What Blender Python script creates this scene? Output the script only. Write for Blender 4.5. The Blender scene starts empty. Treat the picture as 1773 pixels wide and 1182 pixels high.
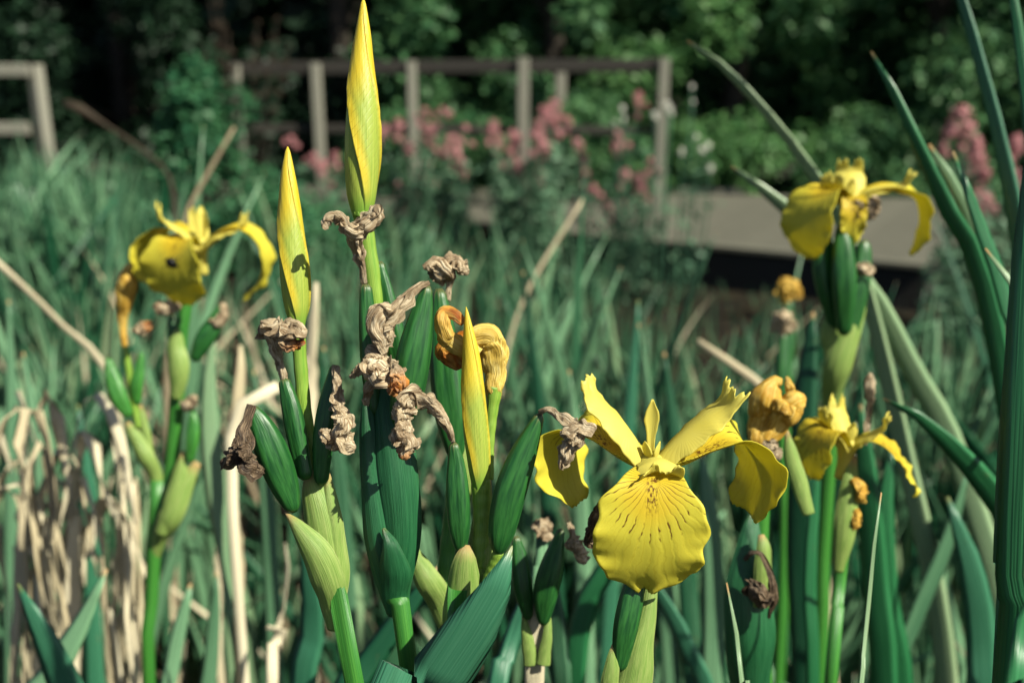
import bpy, math, random
import numpy as np
from mathutils import Vector, noise as mnoise

R = math.radians
scene = bpy.context.scene
COL = scene.collection

# ------------------------------------------------------------------ camera
CAM_Z = 1.42
PITCH = R(17.1)
FPX = 1773 * 35.0 / 36.0
cam_data = bpy.data.cameras.new('camera')
cam_data.lens = 35.0
cam_data.sensor_width = 36.0
cam_data.clip_start = 0.02
cam_data.clip_end = 300.0
cam_data.dof.use_dof = True
cam_data.dof.focus_distance = 0.437
cam_data.dof.aperture_fstop = 6.6
cam_data.dof.aperture_blades = 0
cam = bpy.data.objects.new('camera', cam_data)
COL.objects.link(cam)
cam.location = (0, 0, CAM_Z)
cam.rotation_euler = (math.pi / 2 - PITCH, 0, 0)
scene.camera = cam

# ------------------------------------------------------------------ sky, sun, exposure
SUN = Vector((0.62, -0.40, 0.80)).normalized()          # towards the sun
world = bpy.data.worlds.new('World')
scene.world = world
world.use_nodes = True
wn = world.node_tree
bg = wn.nodes['Background']
sky = wn.nodes.new('ShaderNodeTexSky')
sky.sky_type = 'NISHITA'
sky.sun_disc = False
sky.sun_elevation = math.asin(SUN.z)
sky.sun_rotation = math.atan2(SUN.x, SUN.y)
wn.links.new(sky.outputs[0], bg.inputs[0])
bg.inputs[1].default_value = 0.05
sun_data = bpy.data.lights.new('sun', 'SUN')
sun_data.energy = 5.0
sun_data.angle = R(0.53)
sun_data.color = (1.0, 0.96, 0.80)
sun = bpy.data.objects.new('sun', sun_data)
COL.objects.link(sun)
sun.rotation_euler = SUN.to_track_quat('Z', 'Y').to_euler()
sun.location = (3, -3, 8)

scene.view_settings.view_transform = 'Standard'
scene.view_settings.look = 'None'
scene.view_settings.exposure = 1.0
scene.view_settings.gamma = 1.0
scene.render.engine = 'CYCLES'
scene.cycles.use_denoising = True
scene.cycles.max_bounces = 6
scene.cycles.transmission_bounces = 4
scene.cycles.sample_clamp_indirect = 4.0

# ------------------------------------------------------------------ pixel + distance -> place
FWD = np.array([0, math.cos(PITCH), -math.sin(PITCH)])
UPV = np.array([0, math.sin(PITCH), math.cos(PITCH)])
RGT = np.array([1.0, 0, 0])
CAMP = np.array([0, 0, CAM_Z])


def P(px, py, d):
    return CAMP + RGT * ((px - 886.5) / FPX * d) + UPV * ((591 - py) / FPX * d) + FWD * d


def on_plane(px, py, z):
    d = FWD + RGT * ((px - 886.5) / FPX) + UPV * ((591 - py) / FPX)
    return CAMP + d * ((z - CAM_Z) / d[2])


def at_y(px, py, y):
    d = FWD + RGT * ((px - 886.5) / FPX) + UPV * ((591 - py) / FPX)
    return CAMP + d * (y / d[1])


# ------------------------------------------------------------------ materials
def new_mat(name):
    m = bpy.data.materials.new(name)
    m.use_nodes = True
    nt = m.node_tree
    b = nt.nodes['Principled BSDF']
    return m, nt, b, nt.nodes['Material Output']


class NB:
    """small node helper"""
    def __init__(self, nt):
        self.nt = nt

    def n(self, t, **kw):
        o = self.nt.nodes.new(t)
        for k, v in kw.items():
            setattr(o, k, v)
        return o

    def l(self, a, b):
        self.nt.links.new(a, b)

    def m(self, op, a, b=None, c=None, clamp=False):
        o = self.n('ShaderNodeMath', operation=op, use_clamp=clamp)
        for i, v in enumerate((a, b, c)):
            if v is None:
                continue
            if isinstance(v, (int, float)):
                o.inputs[i].default_value = v
            else:
                self.l(v, o.inputs[i])
        return o.outputs[0]

    def mix(self, f, a, b):
        o = self.n('ShaderNodeMix', data_type='RGBA')
        for i, v in ((0, f), (6, a), (7, b)):
            if isinstance(v, (int, float)):
                o.inputs[i].default_value = v
            elif isinstance(v, tuple):
                o.inputs[i].default_value = (*v, 1)
            else:
                self.l(v, o.inputs[i])
        return o.outputs[2]

    def ss(self, x, lo, hi):
        o = self.n('ShaderNodeMapRange', interpolation_type='SMOOTHSTEP')
        self.l(x, o.inputs[0])
        o.inputs[1].default_value = lo
        o.inputs[2].default_value = hi
        return o.outputs[0]

    def noise(self, vec, scale, detail=3.0, rough=0.55):
        o = self.n('ShaderNodeTexNoise')
        o.inputs['Scale'].default_value = scale
        o.inputs['Detail'].default_value = detail
        o.inputs['Roughness'].default_value = rough
        if vec is not None:
            self.l(vec, o.inputs['Vector'])
        return o.outputs[0]

    def stretch(self, vec, sx, sy, sz):
        o = self.n('ShaderNodeMapping')
        o.inputs['Scale'].default_value = (sx, sy, sz)
        self.l(vec, o.inputs['Vector'])
        return o.outputs[0]

    def bump(self, h, strength, dist):
        o = self.n('ShaderNodeBump')
        o.inputs['Strength'].default_value = strength
        o.inputs['Distance'].default_value = dist
        self.l(h, o.inputs['Height'])
        return o.outputs[0]


def finish(nb, out, bsdf, col, trans, tcol=None, normal=None):
    """principled + a share of translucent light, as in thin leaves"""
    nb.l(col, bsdf.inputs['Base Color'])
    if normal is not None:
        nb.l(normal, bsdf.inputs['Normal'])
    if trans <= 0:
        return
    t = nb.n('ShaderNodeBsdfTranslucent')
    nb.l(tcol if tcol is not None else col, t.inputs[0])
    if normal is not None:
        nb.l(normal, t.inputs['Normal'])
    mx = nb.n('ShaderNodeMixShader')
    mx.inputs[0].default_value = trans
    nb.l(bsdf.outputs[0], mx.inputs[1])
    nb.l(t.outputs[0], mx.inputs[2])
    nb.l(mx.outputs[0], out.inputs[0])


def leaf_mat(name, c1, c2, tip=None, rough=0.38, trans=0.16, spec=0.5, vein=1.0, var=0.6):
    """parallel-veined sword leaf; uv in metres (x across, y along)"""
    m, nt, b, out = new_mat(name)
    nb = NB(nt)
    uv = nb.n('ShaderNodeUVMap').outputs[0]
    fine = nb.noise(nb.stretch(uv, 900, 8, 1), 1.0, 2.0)
    broad = nb.noise(nb.stretch(uv, 60, 9, 1), 1.0, 3.0)
    rnd = nb.n('ShaderNodeAttribute', attribute_name='rnd').outputs['Fac']
    oi = nb.n('ShaderNodeObjectInfo').outputs['Random']
    r = nb.m('FRACT', nb.m('ADD', rnd, oi))
    f = nb.m('ADD', nb.m('MULTIPLY', nb.ss(fine, 0.3, 0.7), 0.34 * vein), nb.m('MULTIPLY', broad, 0.36))
    f = nb.m('ADD', f, nb.m('MULTIPLY', nb.m('SUBTRACT', r, 0.5), var), clamp=True)
    col = nb.mix(f, c1, c2)
    spots = nb.noise(nb.stretch(uv, 130, 40, 1), 1.0, 4.0)
    col = nb.mix(nb.m('MULTIPLY', nb.ss(spots, 0.66, 0.78), 0.45), col, (0.16, 0.11, 0.05))
    if tip is not None:
        a = nb.n('ShaderNodeAttribute', attribute_name='tip').outputs['Fac']
        a2 = nb.m('ADD', a, nb.m('MULTIPLY', nb.m('SUBTRACT', broad, 0.5), 0.04))
        col = nb.mix(nb.ss(a2, 0.962, 0.995), col, tip)
    b.inputs['Roughness'].default_value = rough
    b.inputs['Specular IOR Level'].default_value = spec
    nrm = nb.bump(fine, 0.6 * vein, 0.0008)
    finish(nb, out, b, col, trans, None, nrm)
    return m


def petal_mat(name, yellow, deep, veins=True, brown=(0.10, 0.022, 0.006)):
    m, nt, b, out = new_mat(name)
    nb = NB(nt)
    uv = nb.n('ShaderNodeUVMap').outputs[0]
    s = nb.n('ShaderNodeSeparateXYZ')
    nb.l(uv, s.inputs[0])
    X = nb.m('SUBTRACT', s.outputs[0], 0.5)
    Y = nb.m('SUBTRACT', s.outputs[1], 0.20)
    ang = nb.m('ARCTAN2', X, Y)
    rad = nb.m('SQRT', nb.m('ADD', nb.m('MULTIPLY', X, X), nb.m('MULTIPLY', Y, Y)))
    n1 = nb.noise(uv, 9.0, 3.0)
    wob = nb.m('MULTIPLY', nb.m('SUBTRACT', n1, 0.5), 0.26)
    a2 = nb.m('ADD', ang, wob)
    line = nb.m('ABSOLUTE', nb.m('SINE', nb.m('MULTIPLY', a2, 19.0)))
    line2 = nb.m('ABSOLUTE', nb.m('SINE', nb.m('MULTIPLY', a2, 33.0)))
    big = nb.noise(uv, 5.0, 2.0)
    cell = nb.noise(uv, 130.0, 2.0)
    col = nb.mix(nb.m('MULTIPLY', nb.ss(big, 0.35, 0.75), 0.35), yellow, deep)
    col = nb.mix(nb.m('MULTIPLY', nb.m('SUBTRACT', 1.0, nb.ss(nb.m('ADD', line2, nb.m('MULTIPLY', nb.m('SUBTRACT', big, 0.5), 0.5)), 0.0, 0.30)), 0.30), col, (deep[0] * .8, deep[1] * .72, deep[2] * .6))
    vh = nb.m('ADD', nb.m('MULTIPLY', nb.ss(line, 0.0, 0.8), 1.0), nb.m('MULTIPLY', cell, 0.5))
    if veins:
        absa = nb.m('ABSOLUTE', ang)
        # warm signal patch
        patch = nb.m('SUBTRACT', 1.0, nb.ss(nb.m('ADD', rad, nb.m('MULTIPLY', absa, 0.05)), 0.14, 0.27))
        col = nb.mix(nb.m('MULTIPLY', patch, 0.6), col, (0.66, 0.44, 0.015))
        # ring of short brown dashes
        ring = nb.m('SUBTRACT', nb.m('SUBTRACT', 0.250, nb.m('MULTIPLY', absa, 0.055)), nb.m('MULTIPLY', nb.m('SUBTRACT', nb.noise(uv, 17.0, 2.0), 0.5), 0.22))
        dist = nb.m('ABSOLUTE', nb.m('SUBTRACT', rad, ring))
        ringm = nb.m('SUBTRACT', 1.0, nb.ss(dist, 0.004, 0.050))
        # side lines near the throat
        side = nb.m('MULTIPLY', nb.m('MULTIPLY', nb.ss(absa, 0.22, 0.6), nb.m('SUBTRACT', 1.0, nb.ss(rad, 0.10, 0.25))), 0.85)
        lm = nb.m('SUBTRACT', 1.0, nb.ss(nb.m('ADD', line, nb.m('MULTIPLY', nb.m('SUBTRACT', nb.noise(uv, 26.0, 2.0), 0.5), 0.55)), 0.08, 0.36))
        br = nb.m('MULTIPLY', lm, nb.m('MAXIMUM', ringm, side))
        # speckled central stripe
        cx = nb.m('SUBTRACT', 1.0, nb.ss(nb.m('ABSOLUTE', X), 0.012, 0.036))
        cy = nb.m('MULTIPLY', nb.ss(Y, -0.03, 0.0), nb.m('SUBTRACT', 1.0, nb.ss(Y, 0.10, 0.19)))
        sp = nb.ss(nb.noise(nb.stretch(uv, 95, 45, 1), 1.0, 2.0), 0.44, 0.62)
        br = nb.m('MAXIMUM', br, nb.m('MULTIPLY', nb.m('MULTIPLY', cx, cy), sp), clamp=True)
        col = nb.mix(nb.m('MULTIPLY', br, 0.92), col, brown)
    b.inputs['Roughness'].default_value = 0.5
    b.inputs['Specular IOR Level'].default_value = 0.28
    nrm = nb.bump(vh, 0.12, 0.0006)
    finish(nb, out, b, col, 0.42, None, nrm)
    return m


def bud_mat(name):
    m, nt, b, out = new_mat(name)
    nb = NB(nt)
    uv = nb.n('ShaderNodeUVMap').outputs[0]
    t = nb.n('ShaderNodeAttribute', attribute_name='tint').outputs['Fac']
    vein = nb.n('ShaderNodeAttribute', attribute_name='vein').outputs['Fac']
    s = nb.n('ShaderNodeSeparateXYZ')
    nb.l(uv, s.inputs[0])
    n = nb.noise(nb.stretch(uv, 40, 5, 1), 1.0, 3.0)
    green = nb.mix(nb.ss(nb.noise(nb.stretch(uv, 75, 2, 1), 1.0, 2.0), 0.35, 0.65), (0.21, 0.29, 0.036), (0.33, 0.385, 0.062))
    basec = nb.mix(nb.ss(s.outputs[1], 0.0, 0.16), (0.13, 0.27, 0.03), green)
    yel = nb.mix(nb.ss(n, 0.3, 0.7), (0.51, 0.36, 0.014), (0.57, 0.455, 0.038))
    col = nb.mix(t, basec, yel)
    sv = nb.m('ABSOLUTE', nb.m('SINE', nb.m('ADD', nb.m('MULTIPLY', vein, 1.0), nb.m('MULTIPLY', n, 1.3))))
    ln = nb.m('MULTIPLY', nb.m('SUBTRACT', 1.0, nb.ss(sv, 0.0, 0.16)), nb.ss(nb.noise(nb.stretch(uv, 9, 14, 1), 1.0, 2.0), 0.42, 0.6))
    mid = nb.m('MULTIPLY', nb.ss(s.outputs[1], 0.10, 0.2), nb.m('SUBTRACT', 1.0, nb.ss(s.outputs[1], 0.5, 0.72)))
    col = nb.mix(nb.m('MULTIPLY', nb.m('MULTIPLY', ln, mid), 0.75), col, (0.15, 0.11, 0.012))
    b.inputs['Roughness'].default_value = 0.42
    b.inputs['Specular IOR Level'].default_value = 0.35
    nrm = nb.bump(nb.m('ADD', nb.m('MULTIPLY', nb.ss(sv, 0.0, 0.5), 0.22), nb.m('MULTIPLY', n, 0.9)), 0.35, 0.0006)
    finish(nb, out, b, col, 0.15, None, nrm)
    return m


def green_mat(name, c1, c2, streak=50, rough=0.35, spec=0.5, trans=0.08, tip=None, tiplo=0.88, margin=None):
    m, nt, b, out = new_mat(name)
    nb = NB(nt)
    uv = nb.n('ShaderNodeUVMap').outputs[0]
    f = nb.noise(nb.stretch(uv, streak, 3, 1), 1.0, 3.0)
    f2 = nb.noise(nb.stretch(uv, 8, 5, 1), 1.0, 4.0)
    k = nb.m('ADD', nb.m('MULTIPLY', nb.ss(f, 0.33, 0.67), 0.6), nb.m('MULTIPLY', nb.ss(f2, 0.3, 0.7), 0.4))
    col = nb.mix(k, c1, c2)
    if tip is not None:
        a = nb.n('ShaderNodeAttribute', attribute_name='tip').outputs['Fac']
        a2 = nb.m('ADD', a, nb.m('MULTIPLY', nb.m('SUBTRACT', f, 0.5), 0.25))
        col = nb.mix(nb.ss(a2, tiplo, tiplo + 0.14), col, tip)
    if margin is not None:
        su = nb.n('ShaderNodeSeparateXYZ')
        nb.l(uv, su.inputs[0])
        ed = nb.m('ABSOLUTE', nb.m('SUBTRACT', su.outputs[0], 0.5))
        col = nb.mix(nb.m('MULTIPLY', nb.ss(nb.m('ADD', ed, nb.m('MULTIPLY', nb.m('SUBTRACT', f2, 0.5), 0.12)), 0.40, 0.49), 0.85), col, margin)
    sp = nb.noise(nb.stretch(uv, 30, 34, 1), 1.0, 2.0)
    col = nb.mix(nb.m('MULTIPLY', nb.ss(sp, 0.70, 0.76), 0.4), col, (0.10, 0.10, 0.03))
    b.inputs['Roughness'].default_value = rough
    b.inputs['Specular IOR Level'].default_value = spec
    nrm = nb.bump(f, 0.55, 0.0008)
    finish(nb, out, b, col, trans, None, nrm)
    return m


def dry_mat(name, dark, mid, light, warm=None, rough=0.75, trans=0.12, str_u=26, bump=0.9):
    m, nt, b, out = new_mat(name)
    nb = NB(nt)
    uv = nb.n('ShaderNodeUVMap').outputs[0]
    oc = nb.n('ShaderNodeTexCoord').outputs['Object']
    f = nb.noise(nb.stretch(uv, str_u, 5, 1), 1.0, 4.0)
    g = nb.noise(oc, 160.0, 3.0)
    col = nb.mix(nb.ss(f, 0.28, 0.52), dark, mid)
    col = nb.mix(nb.ss(f, 0.46, 0.68), col, light)
    rnd = nb.n('ShaderNodeAttribute', attribute_name='rnd').outputs['Fac']
    col = nb.mix(nb.m('MULTIPLY', nb.ss(nb.m('ADD', g, nb.m('MULTIPLY', rnd, 0.2)), 0.55, 0.72), 0.55), col, dark)
    if warm is not None:
        a = nb.n('ShaderNodeAttribute', attribute_name='warm').outputs['Fac']
        col = nb.mix(a, col, nb.mix(nb.ss(g, 0.42, 0.6), warm, (warm[0] * 0.45, warm[1] * 0.3, warm[2] * 0.3)))
    b.inputs['Roughness'].default_value = rough
    b.inputs['Specular IOR Level'].default_value = 0.25
    h = nb.m('ADD', f, nb.m('MULTIPLY', g, 0.5))
    nrm = nb.bump(h, bump, 0.0014)
    finish(nb, out, b, col, trans, None, nrm)
    return m


def crown_mat(name, c1, c2, trans=0.25, rough=0.5):
    m, nt, b, out = new_mat(name)
    nb = NB(nt)
    rnd = nb.n('ShaderNodeAttribute', attribute_name='rnd').outputs['Fac']
    col = nb.mix(rnd, c1, c2)
    b.inputs['Roughness'].default_value = rough
    b.inputs['Specular IOR Level'].default_value = 0.2
    finish(nb, out, b, col, trans)
    return m


def wood_mat(name, c1, c2, rough=0.8, axis=(2, 40, 40)):
    m, nt, b, out = new_mat(name)
    nb = NB(nt)
    oc = nb.n('ShaderNodeTexCoord').outputs['Object']
    f = nb.noise(nb.stretch(oc, *axis), 1.0, 4.0)
    g = nb.noise(oc, 3.0, 3.0)
    oi = nb.n('ShaderNodeObjectInfo').outputs['Random']
    k = nb.m('ADD', nb.m('MULTIPLY', f, 0.6), nb.m('MULTIPLY', g, 0.3))
    k = nb.m('ADD', k, nb.m('MULTIPLY', oi, 0.25), clamp=True)
    col = nb.mix(k, c1, c2)
    b.inputs['Roughness'].default_value = rough
    b.inputs['Specular IOR Level'].default_value = 0.25
    finish(nb, out, b, col, 0, None, nb.bump(f, 0.5, 0.004))
    return m


M = {}
M['fall'] = petal_mat('petal_fall', (0.65, 0.585, 0.060), (0.62, 0.525, 0.030))
M['style'] = petal_mat('petal_style', (0.68, 0.61, 0.13), (0.66, 0.56, 0.055), veins=False)
M['old_petal'] = petal_mat('petal_faded', (0.72, 0.46, 0.035), (0.66, 0.33, 0.012), veins=False)
M['bud'] = bud_mat('bud_petal')
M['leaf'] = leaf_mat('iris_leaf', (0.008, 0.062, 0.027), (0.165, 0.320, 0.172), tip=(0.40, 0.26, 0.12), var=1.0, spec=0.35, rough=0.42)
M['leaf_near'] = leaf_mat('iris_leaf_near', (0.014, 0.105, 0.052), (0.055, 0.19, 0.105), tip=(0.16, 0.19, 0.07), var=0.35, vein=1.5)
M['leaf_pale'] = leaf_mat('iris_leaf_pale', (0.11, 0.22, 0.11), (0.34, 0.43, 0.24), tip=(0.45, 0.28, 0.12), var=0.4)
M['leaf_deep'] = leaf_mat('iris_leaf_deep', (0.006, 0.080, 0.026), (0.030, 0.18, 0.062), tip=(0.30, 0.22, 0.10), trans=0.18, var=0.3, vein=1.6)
M['capsule'] = green_mat('seed_capsule_green', (0.004, 0.042, 0.010), (0.022, 0.112, 0.020), 9, 0.40, 0.42, 0.03, tip=(0.16, 0.10, 0.05), tiplo=0.93)
M['stem'] = green_mat('stem_green', (0.012, 0.11, 0.016), (0.06, 0.22, 0.030), 40, 0.36)
M['stem_lime'] = green_mat('stem_lime', (0.11, 0.24, 0.022), (0.24, 0.36, 0.05), 40, 0.36)
M['spathe'] = green_mat('spathe_pale', (0.13, 0.25, 0.040), (0.30, 0.38, 0.11), 80, 0.45, 0.4, 0.18, tip=(0.40, 0.27, 0.11), tiplo=0.86, margin=(0.46, 0.47, 0.20))
M['spathe_deep'] = green_mat('spathe_deep', (0.006, 0.065, 0.022), (0.022, 0.125, 0.045), 80, 0.38, 0.5, 0.12, tip=(0.16, 0.19, 0.06), tiplo=0.92, margin=(0.05, 0.17, 0.05))
M['dry'] = dry_mat('withered_petal', (0.15, 0.085, 0.040), (0.50, 0.38, 0.235), (0.76, 0.66, 0.48), warm=(0.62, 0.23, 0.035), trans=0.25)
M['dry_brown'] = dry_mat('withered_brown', (0.018, 0.011, 0.007), (0.085, 0.055, 0.034), (0.26, 0.19, 0.12), warm=(0.3, 0.1, 0.02), rough=0.4, trans=0.05)
M['dry_orange'] = dry_mat('withered_orange', (0.40, 0.20, 0.02), (0.60, 0.37, 0.05), (0.74, 0.55, 0.16), warm=(0.50, 0.12, 0.012), rough=0.5, trans=0.25, bump=0.6)
M['dry_cream'] = dry_mat('withered_cream', (0.46, 0.30, 0.05), (0.66, 0.48, 0.10), (0.78, 0.64, 0.24), warm=(0.55, 0.17, 0.015), rough=0.5, trans=0.25, bump=0.6)
M['straw'] = leaf_mat('straw', (0.38, 0.32, 0.20), (0.71, 0.645, 0.47), rough=0.7, trans=0.15, spec=0.25, var=0.7)
M['straw_dull'] = leaf_mat('straw_dull', (0.13, 0.10, 0.065), (0.30, 0.24, 0.15), rough=0.7, trans=0.1, spec=0.25, var=0.6)
M['post'] = wood_mat('weathered_post', (0.115, 0.112, 0.090), (0.25, 0.242, 0.195), axis=(30, 30, 2))
M['rail'] = wood_mat('shade_toned_rail', (0.012, 0.011, 0.010), (0.035, 0.031, 0.026))  # shade on the rails is put into this darker wood colour
M['plank'] = wood_mat('deck_plank', (0.054, 0.053, 0.040), (0.102, 0.098, 0.076), axis=(40, 2, 40))
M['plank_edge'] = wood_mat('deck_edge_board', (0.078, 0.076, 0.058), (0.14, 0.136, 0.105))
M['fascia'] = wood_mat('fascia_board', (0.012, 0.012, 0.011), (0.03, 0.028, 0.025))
M['pink'] = crown_mat('valerian_pink', (0.42, 0.145, 0.16), (0.60, 0.33, 0.33), 0.2, 0.6)
M['white'] = crown_mat('blossom_white', (0.75, 0.74, 0.64), (0.85, 0.84, 0.78), 0.2, 0.6)
M['val_leaf'] = crown_mat('valerian_leaf', (0.05, 0.13, 0.075), (0.13, 0.22, 0.13))
M['shrub_leaf'] = crown_mat('shrub_leaf', (0.018, 0.085, 0.040), (0.055, 0.16, 0.065))
M['tree_shade_tone'] = crown_mat('tree_leaf_shade_tone', (0.005, 0.015, 0.008), (0.012, 0.034, 0.015), 0.12)  # deep woodland shade painted in as near-black leaf colour
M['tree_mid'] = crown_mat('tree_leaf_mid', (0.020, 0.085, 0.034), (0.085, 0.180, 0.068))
M['tree_lit_tone'] = crown_mat('tree_leaf_lit_tone', (0.030, 0.110, 0.034), (0.105, 0.215, 0.070))  # sunlit look painted in as a lighter leaf colour
M['reed_brown'] = leaf_mat('reed_brown', (0.03, 0.022, 0.014), (0.085, 0.065, 0.045), rough=0.7, trans=0.05, spec=0.2)
M['bark'] = wood_mat('bark', (0.016, 0.013, 0.010), (0.045, 0.036, 0.027), axis=(14, 14, 3))
M['insect'] = crown_mat('insect_black', (0.004, 0.004, 0.003), (0.008, 0.007, 0.006), 0.0, 0.4)
M['brown_plume'] = crown_mat('brown_plume', (0.022, 0.015, 0.010), (0.055, 0.040, 0.027), 0.1, 0.8)
m_, nt_, b_, o_ = new_mat('pond_mud')
nb_ = NB(nt_)
oc_ = nb_.n('ShaderNodeTexCoord').outputs['Object']
g1 = nb_.noise(oc_, 5.0, 6.0)
g2 = nb_.noise(oc_, 28.0, 5.0)
c_ = nb_.mix(nb_.ss(g1, 0.35, 0.65), (0.004, 0.003, 0.002), (0.014, 0.011, 0.005))
c_ = nb_.mix(nb_.ss(g2, 0.52, 0.68), c_, (0.026, 0.020, 0.010))
b_.inputs['Roughness'].default_value = 0.85
b_.inputs['Specular IOR Level'].default_value = 0.15
finish(nb_, o_, b_, c_, 0, None, nb_.bump(nb_.m('ADD', g1, g2), 0.8, 0.03))
M['mud'] = m_

# ------------------------------------------------------------------ mesh building
ORIGIN = np.zeros(3)


def add_mesh(name, V, F, mat, parent=None, base=None, uv=None, attrs=None, smooth=True):
    V = np.asarray(V, dtype=np.float64)
    if base is not None:
        V = V - np.asarray(base)
    me = bpy.data.meshes.new(name)
    if isinstance(F, np.ndarray):
        nf, k = F.shape
        me.vertices.add(len(V))
        me.vertices.foreach_set('co', V.astype(np.float32).ravel())
        me.loops.add(nf * k)
        me.loops.foreach_set('vertex_index', F.astype(np.int32).ravel())
        me.polygons.add(nf)
        me.polygons.foreach_set('loop_start', np.arange(0, nf * k, k, dtype=np.int32))
        me.update(calc_edges=True)
    else:
        me.from_pydata(V.tolist(), [], F)
        me.update()
    if smooth:
        me.polygons.foreach_set('use_smooth', np.ones(len(me.polygons), dtype=bool))
    if uv is not None:
        lay = me.uv_layers.new(name='UVMap')
        li = np.zeros(len(me.loops), dtype=np.int32)
        me.loops.foreach_get('vertex_index', li)
        lay.data.foreach_set('uv', np.asarray(uv, dtype=np.float32)[li].ravel())
    if attrs:
        for k, a in attrs.items():
            at = me.attributes.new(k, 'FLOAT', 'POINT')
            at.data.foreach_set('value', np.asarray(a, dtype=np.float32))
    me.materials.append(mat)
    me.validate()
    o = bpy.data.objects.new(name, me)
    COL.objects.link(o)
    if parent is not None:
        o.parent = parent
    return o


def tag(o, label, cat, group=None, kind=None):
    o['label'] = label
    if cat:
        o['category'] = cat
    if group:
        o['group'] = group
    if kind:
        o['kind'] = kind
    return o


def empty(name, loc, label, cat, group=None):
    o = bpy.data.objects.new(name, None)
    o.empty_display_size = 0.02
    COL.objects.link(o)
    o.location = Vector(loc)
    return tag(o, label, cat, group)


class Thing:
    def __init__(self, name, base, label, cat, group=None):
        self.base = np.asarray(base, dtype=float)
        self.o = empty(name, self.base, label, cat, group)

    def part(self, name, G, mat, parent=None, label=None, solid=0.0):
        V, F, uv, at = G
        o = add_mesh(name, V, F, mat, parent or self.o, self.base, uv, at)
        if label:
            o['label'] = label
        if solid:
            md = o.modifiers.new('thickness', 'SOLIDIFY')
            md.thickness = solid
            md.offset = 0
        return o


def catmull(C, n):
    """smooth path through rows of C (any number of columns)"""
    C = np.asarray(C, dtype=float)
    if len(C) == 2:
        t = np.linspace(0, 1, n)[:, None]
        return C[0] * (1 - t) + C[1] * t
    Q = np.vstack([2 * C[0] - C[1], C, 2 * C[-1] - C[-2]])
    seg = np.linalg.norm(np.diff(C[:, :3], axis=0), axis=1) + 1e-9
    cum = np.concatenate([[0], np.cumsum(seg)]) / seg.sum()
    out = []
    for t in np.linspace(0, 1, n):
        i = min(max(np.searchsorted(cum, t, side='right') - 1, 0), len(C) - 2)
        u = (t - cum[i]) / (cum[i + 1] - cum[i])
        p0, p1, p2, p3 = Q[i], Q[i + 1], Q[i + 2], Q[i + 3]
        out.append(0.5 * (2 * p1 + (p2 - p0) * u + (2 * p0 - 5 * p1 + 4 * p2 - p3) * u * u + (3 * p1 - p0 - 3 * p2 + p3) * u ** 3))
    return np.array(out)


def frames(path, hint):
    T = np.gradient(path, axis=0)
    T /= np.linalg.norm(T, axis=1)[:, None] + 1e-12
    h = np.asarray(hint, dtype=float)
    N = h - T * (T @ h)[:, None]
    ln = np.linalg.norm(N, axis=1)
    # parallel-transport where the hint nearly lines up with the path
    for i in range(len(N)):
        if ln[i] < 0.25 and i > 0:
            v = N[i - 1] - T[i] * (T[i] @ N[i - 1])
            N[i] = v
        N[i] /= np.linalg.norm(N[i]) + 1e-12
    B = np.cross(N, T)
    return T, N, B


HINT = np.array([0.0, -1.0, 0.15])


def sweep(path, rw, rn, m=16, prof=None, lens=1.0, hint=HINT, twist=None, rnd=0.0, extra=None, uvscale=None):
    """closed tube; rw = half width across the view hint, rn = half depth"""
    n = len(path)
    T, N, B = frames(path, hint)
    if twist is not None:
        c, s = np.cos(twist)[:, None], np.sin(twist)[:, None]
        N, B = N * c + B * s, B * c - N * s
    ph = np.linspace(0, 2 * np.pi, m, endpoint=False)
    k = np.ones((n, m)) if prof is None else prof
    V = path[:, None, :] + B[:, None, :] * (np.cos(ph)[None, :, None] * (rw[:, None] * k)[..., None]) \
        + N[:, None, :] * ((np.sign(np.sin(ph)) * np.abs(np.sin(ph)) ** lens)[None, :, None] * (rn[:, None] * k)[..., None])
    V = V.reshape(-1, 3)
    idx = np.arange(n * m).reshape(n, m)
    a = idx[:-1].ravel(); b = np.roll(idx, -1, axis=1)[:-1].ravel()
    c = np.roll(idx, -1, axis=1)[1:].ravel(); d = idx[1:].ravel()
    F = np.stack([a, b, c, d], axis=1).tolist()
    F.append(list(idx[0][::-1])); F.append(list(idx[-1]))
    t = np.linspace(0, 1, n)
    L = np.concatenate([[0], np.cumsum(np.linalg.norm(np.diff(path, axis=0), axis=1))])
    if uvscale == 'metric':
        U = np.cos(ph)[None, :] * rw[:, None]
        W = np.repeat(L[:, None], m, axis=1)
    else:
        U = np.repeat((np.abs(ph - np.pi) / np.pi)[None, :], n, axis=0)
        W = np.repeat(t[:, None], m, axis=1)
    uv = np.stack([U.ravel(), W.ravel()], axis=1)
    at = {'rnd': np.full(n * m, rnd), 'tip': np.repeat(t, m)}
    if extra:
        at.update(extra)
    return V, F, uv, at


def join(*Gs):
    V, F, uv, at = [], [], [], {}
    off = 0
    keys = set().union(*[g[3].keys() for g in Gs])
    for g in Gs:
        V.append(g[0]); uv.append(g[2])
        F += [[i + off for i in f] for f in g[1]]
        for k in keys:
            at.setdefault(k, []).append(np.asarray(g[3].get(k, np.zeros(len(g[0])))))
        off += len(g[0])
    return np.vstack(V), F, np.vstack(uv), {k: np.concatenate(v) for k, v in at.items()}


def px_path(pts, n):
    """pts of (px, py, distance, half-width px) -> path, half width in metres"""
    C = np.array([[*P(p[0], p[1], p[2]), p[3] * p[2] / FPX] for p in pts])
    S = catmull(C, n)
    return S[:, :3], np.maximum(S[:, 3], 1e-5)


RNG = random.Random(7)


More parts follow.
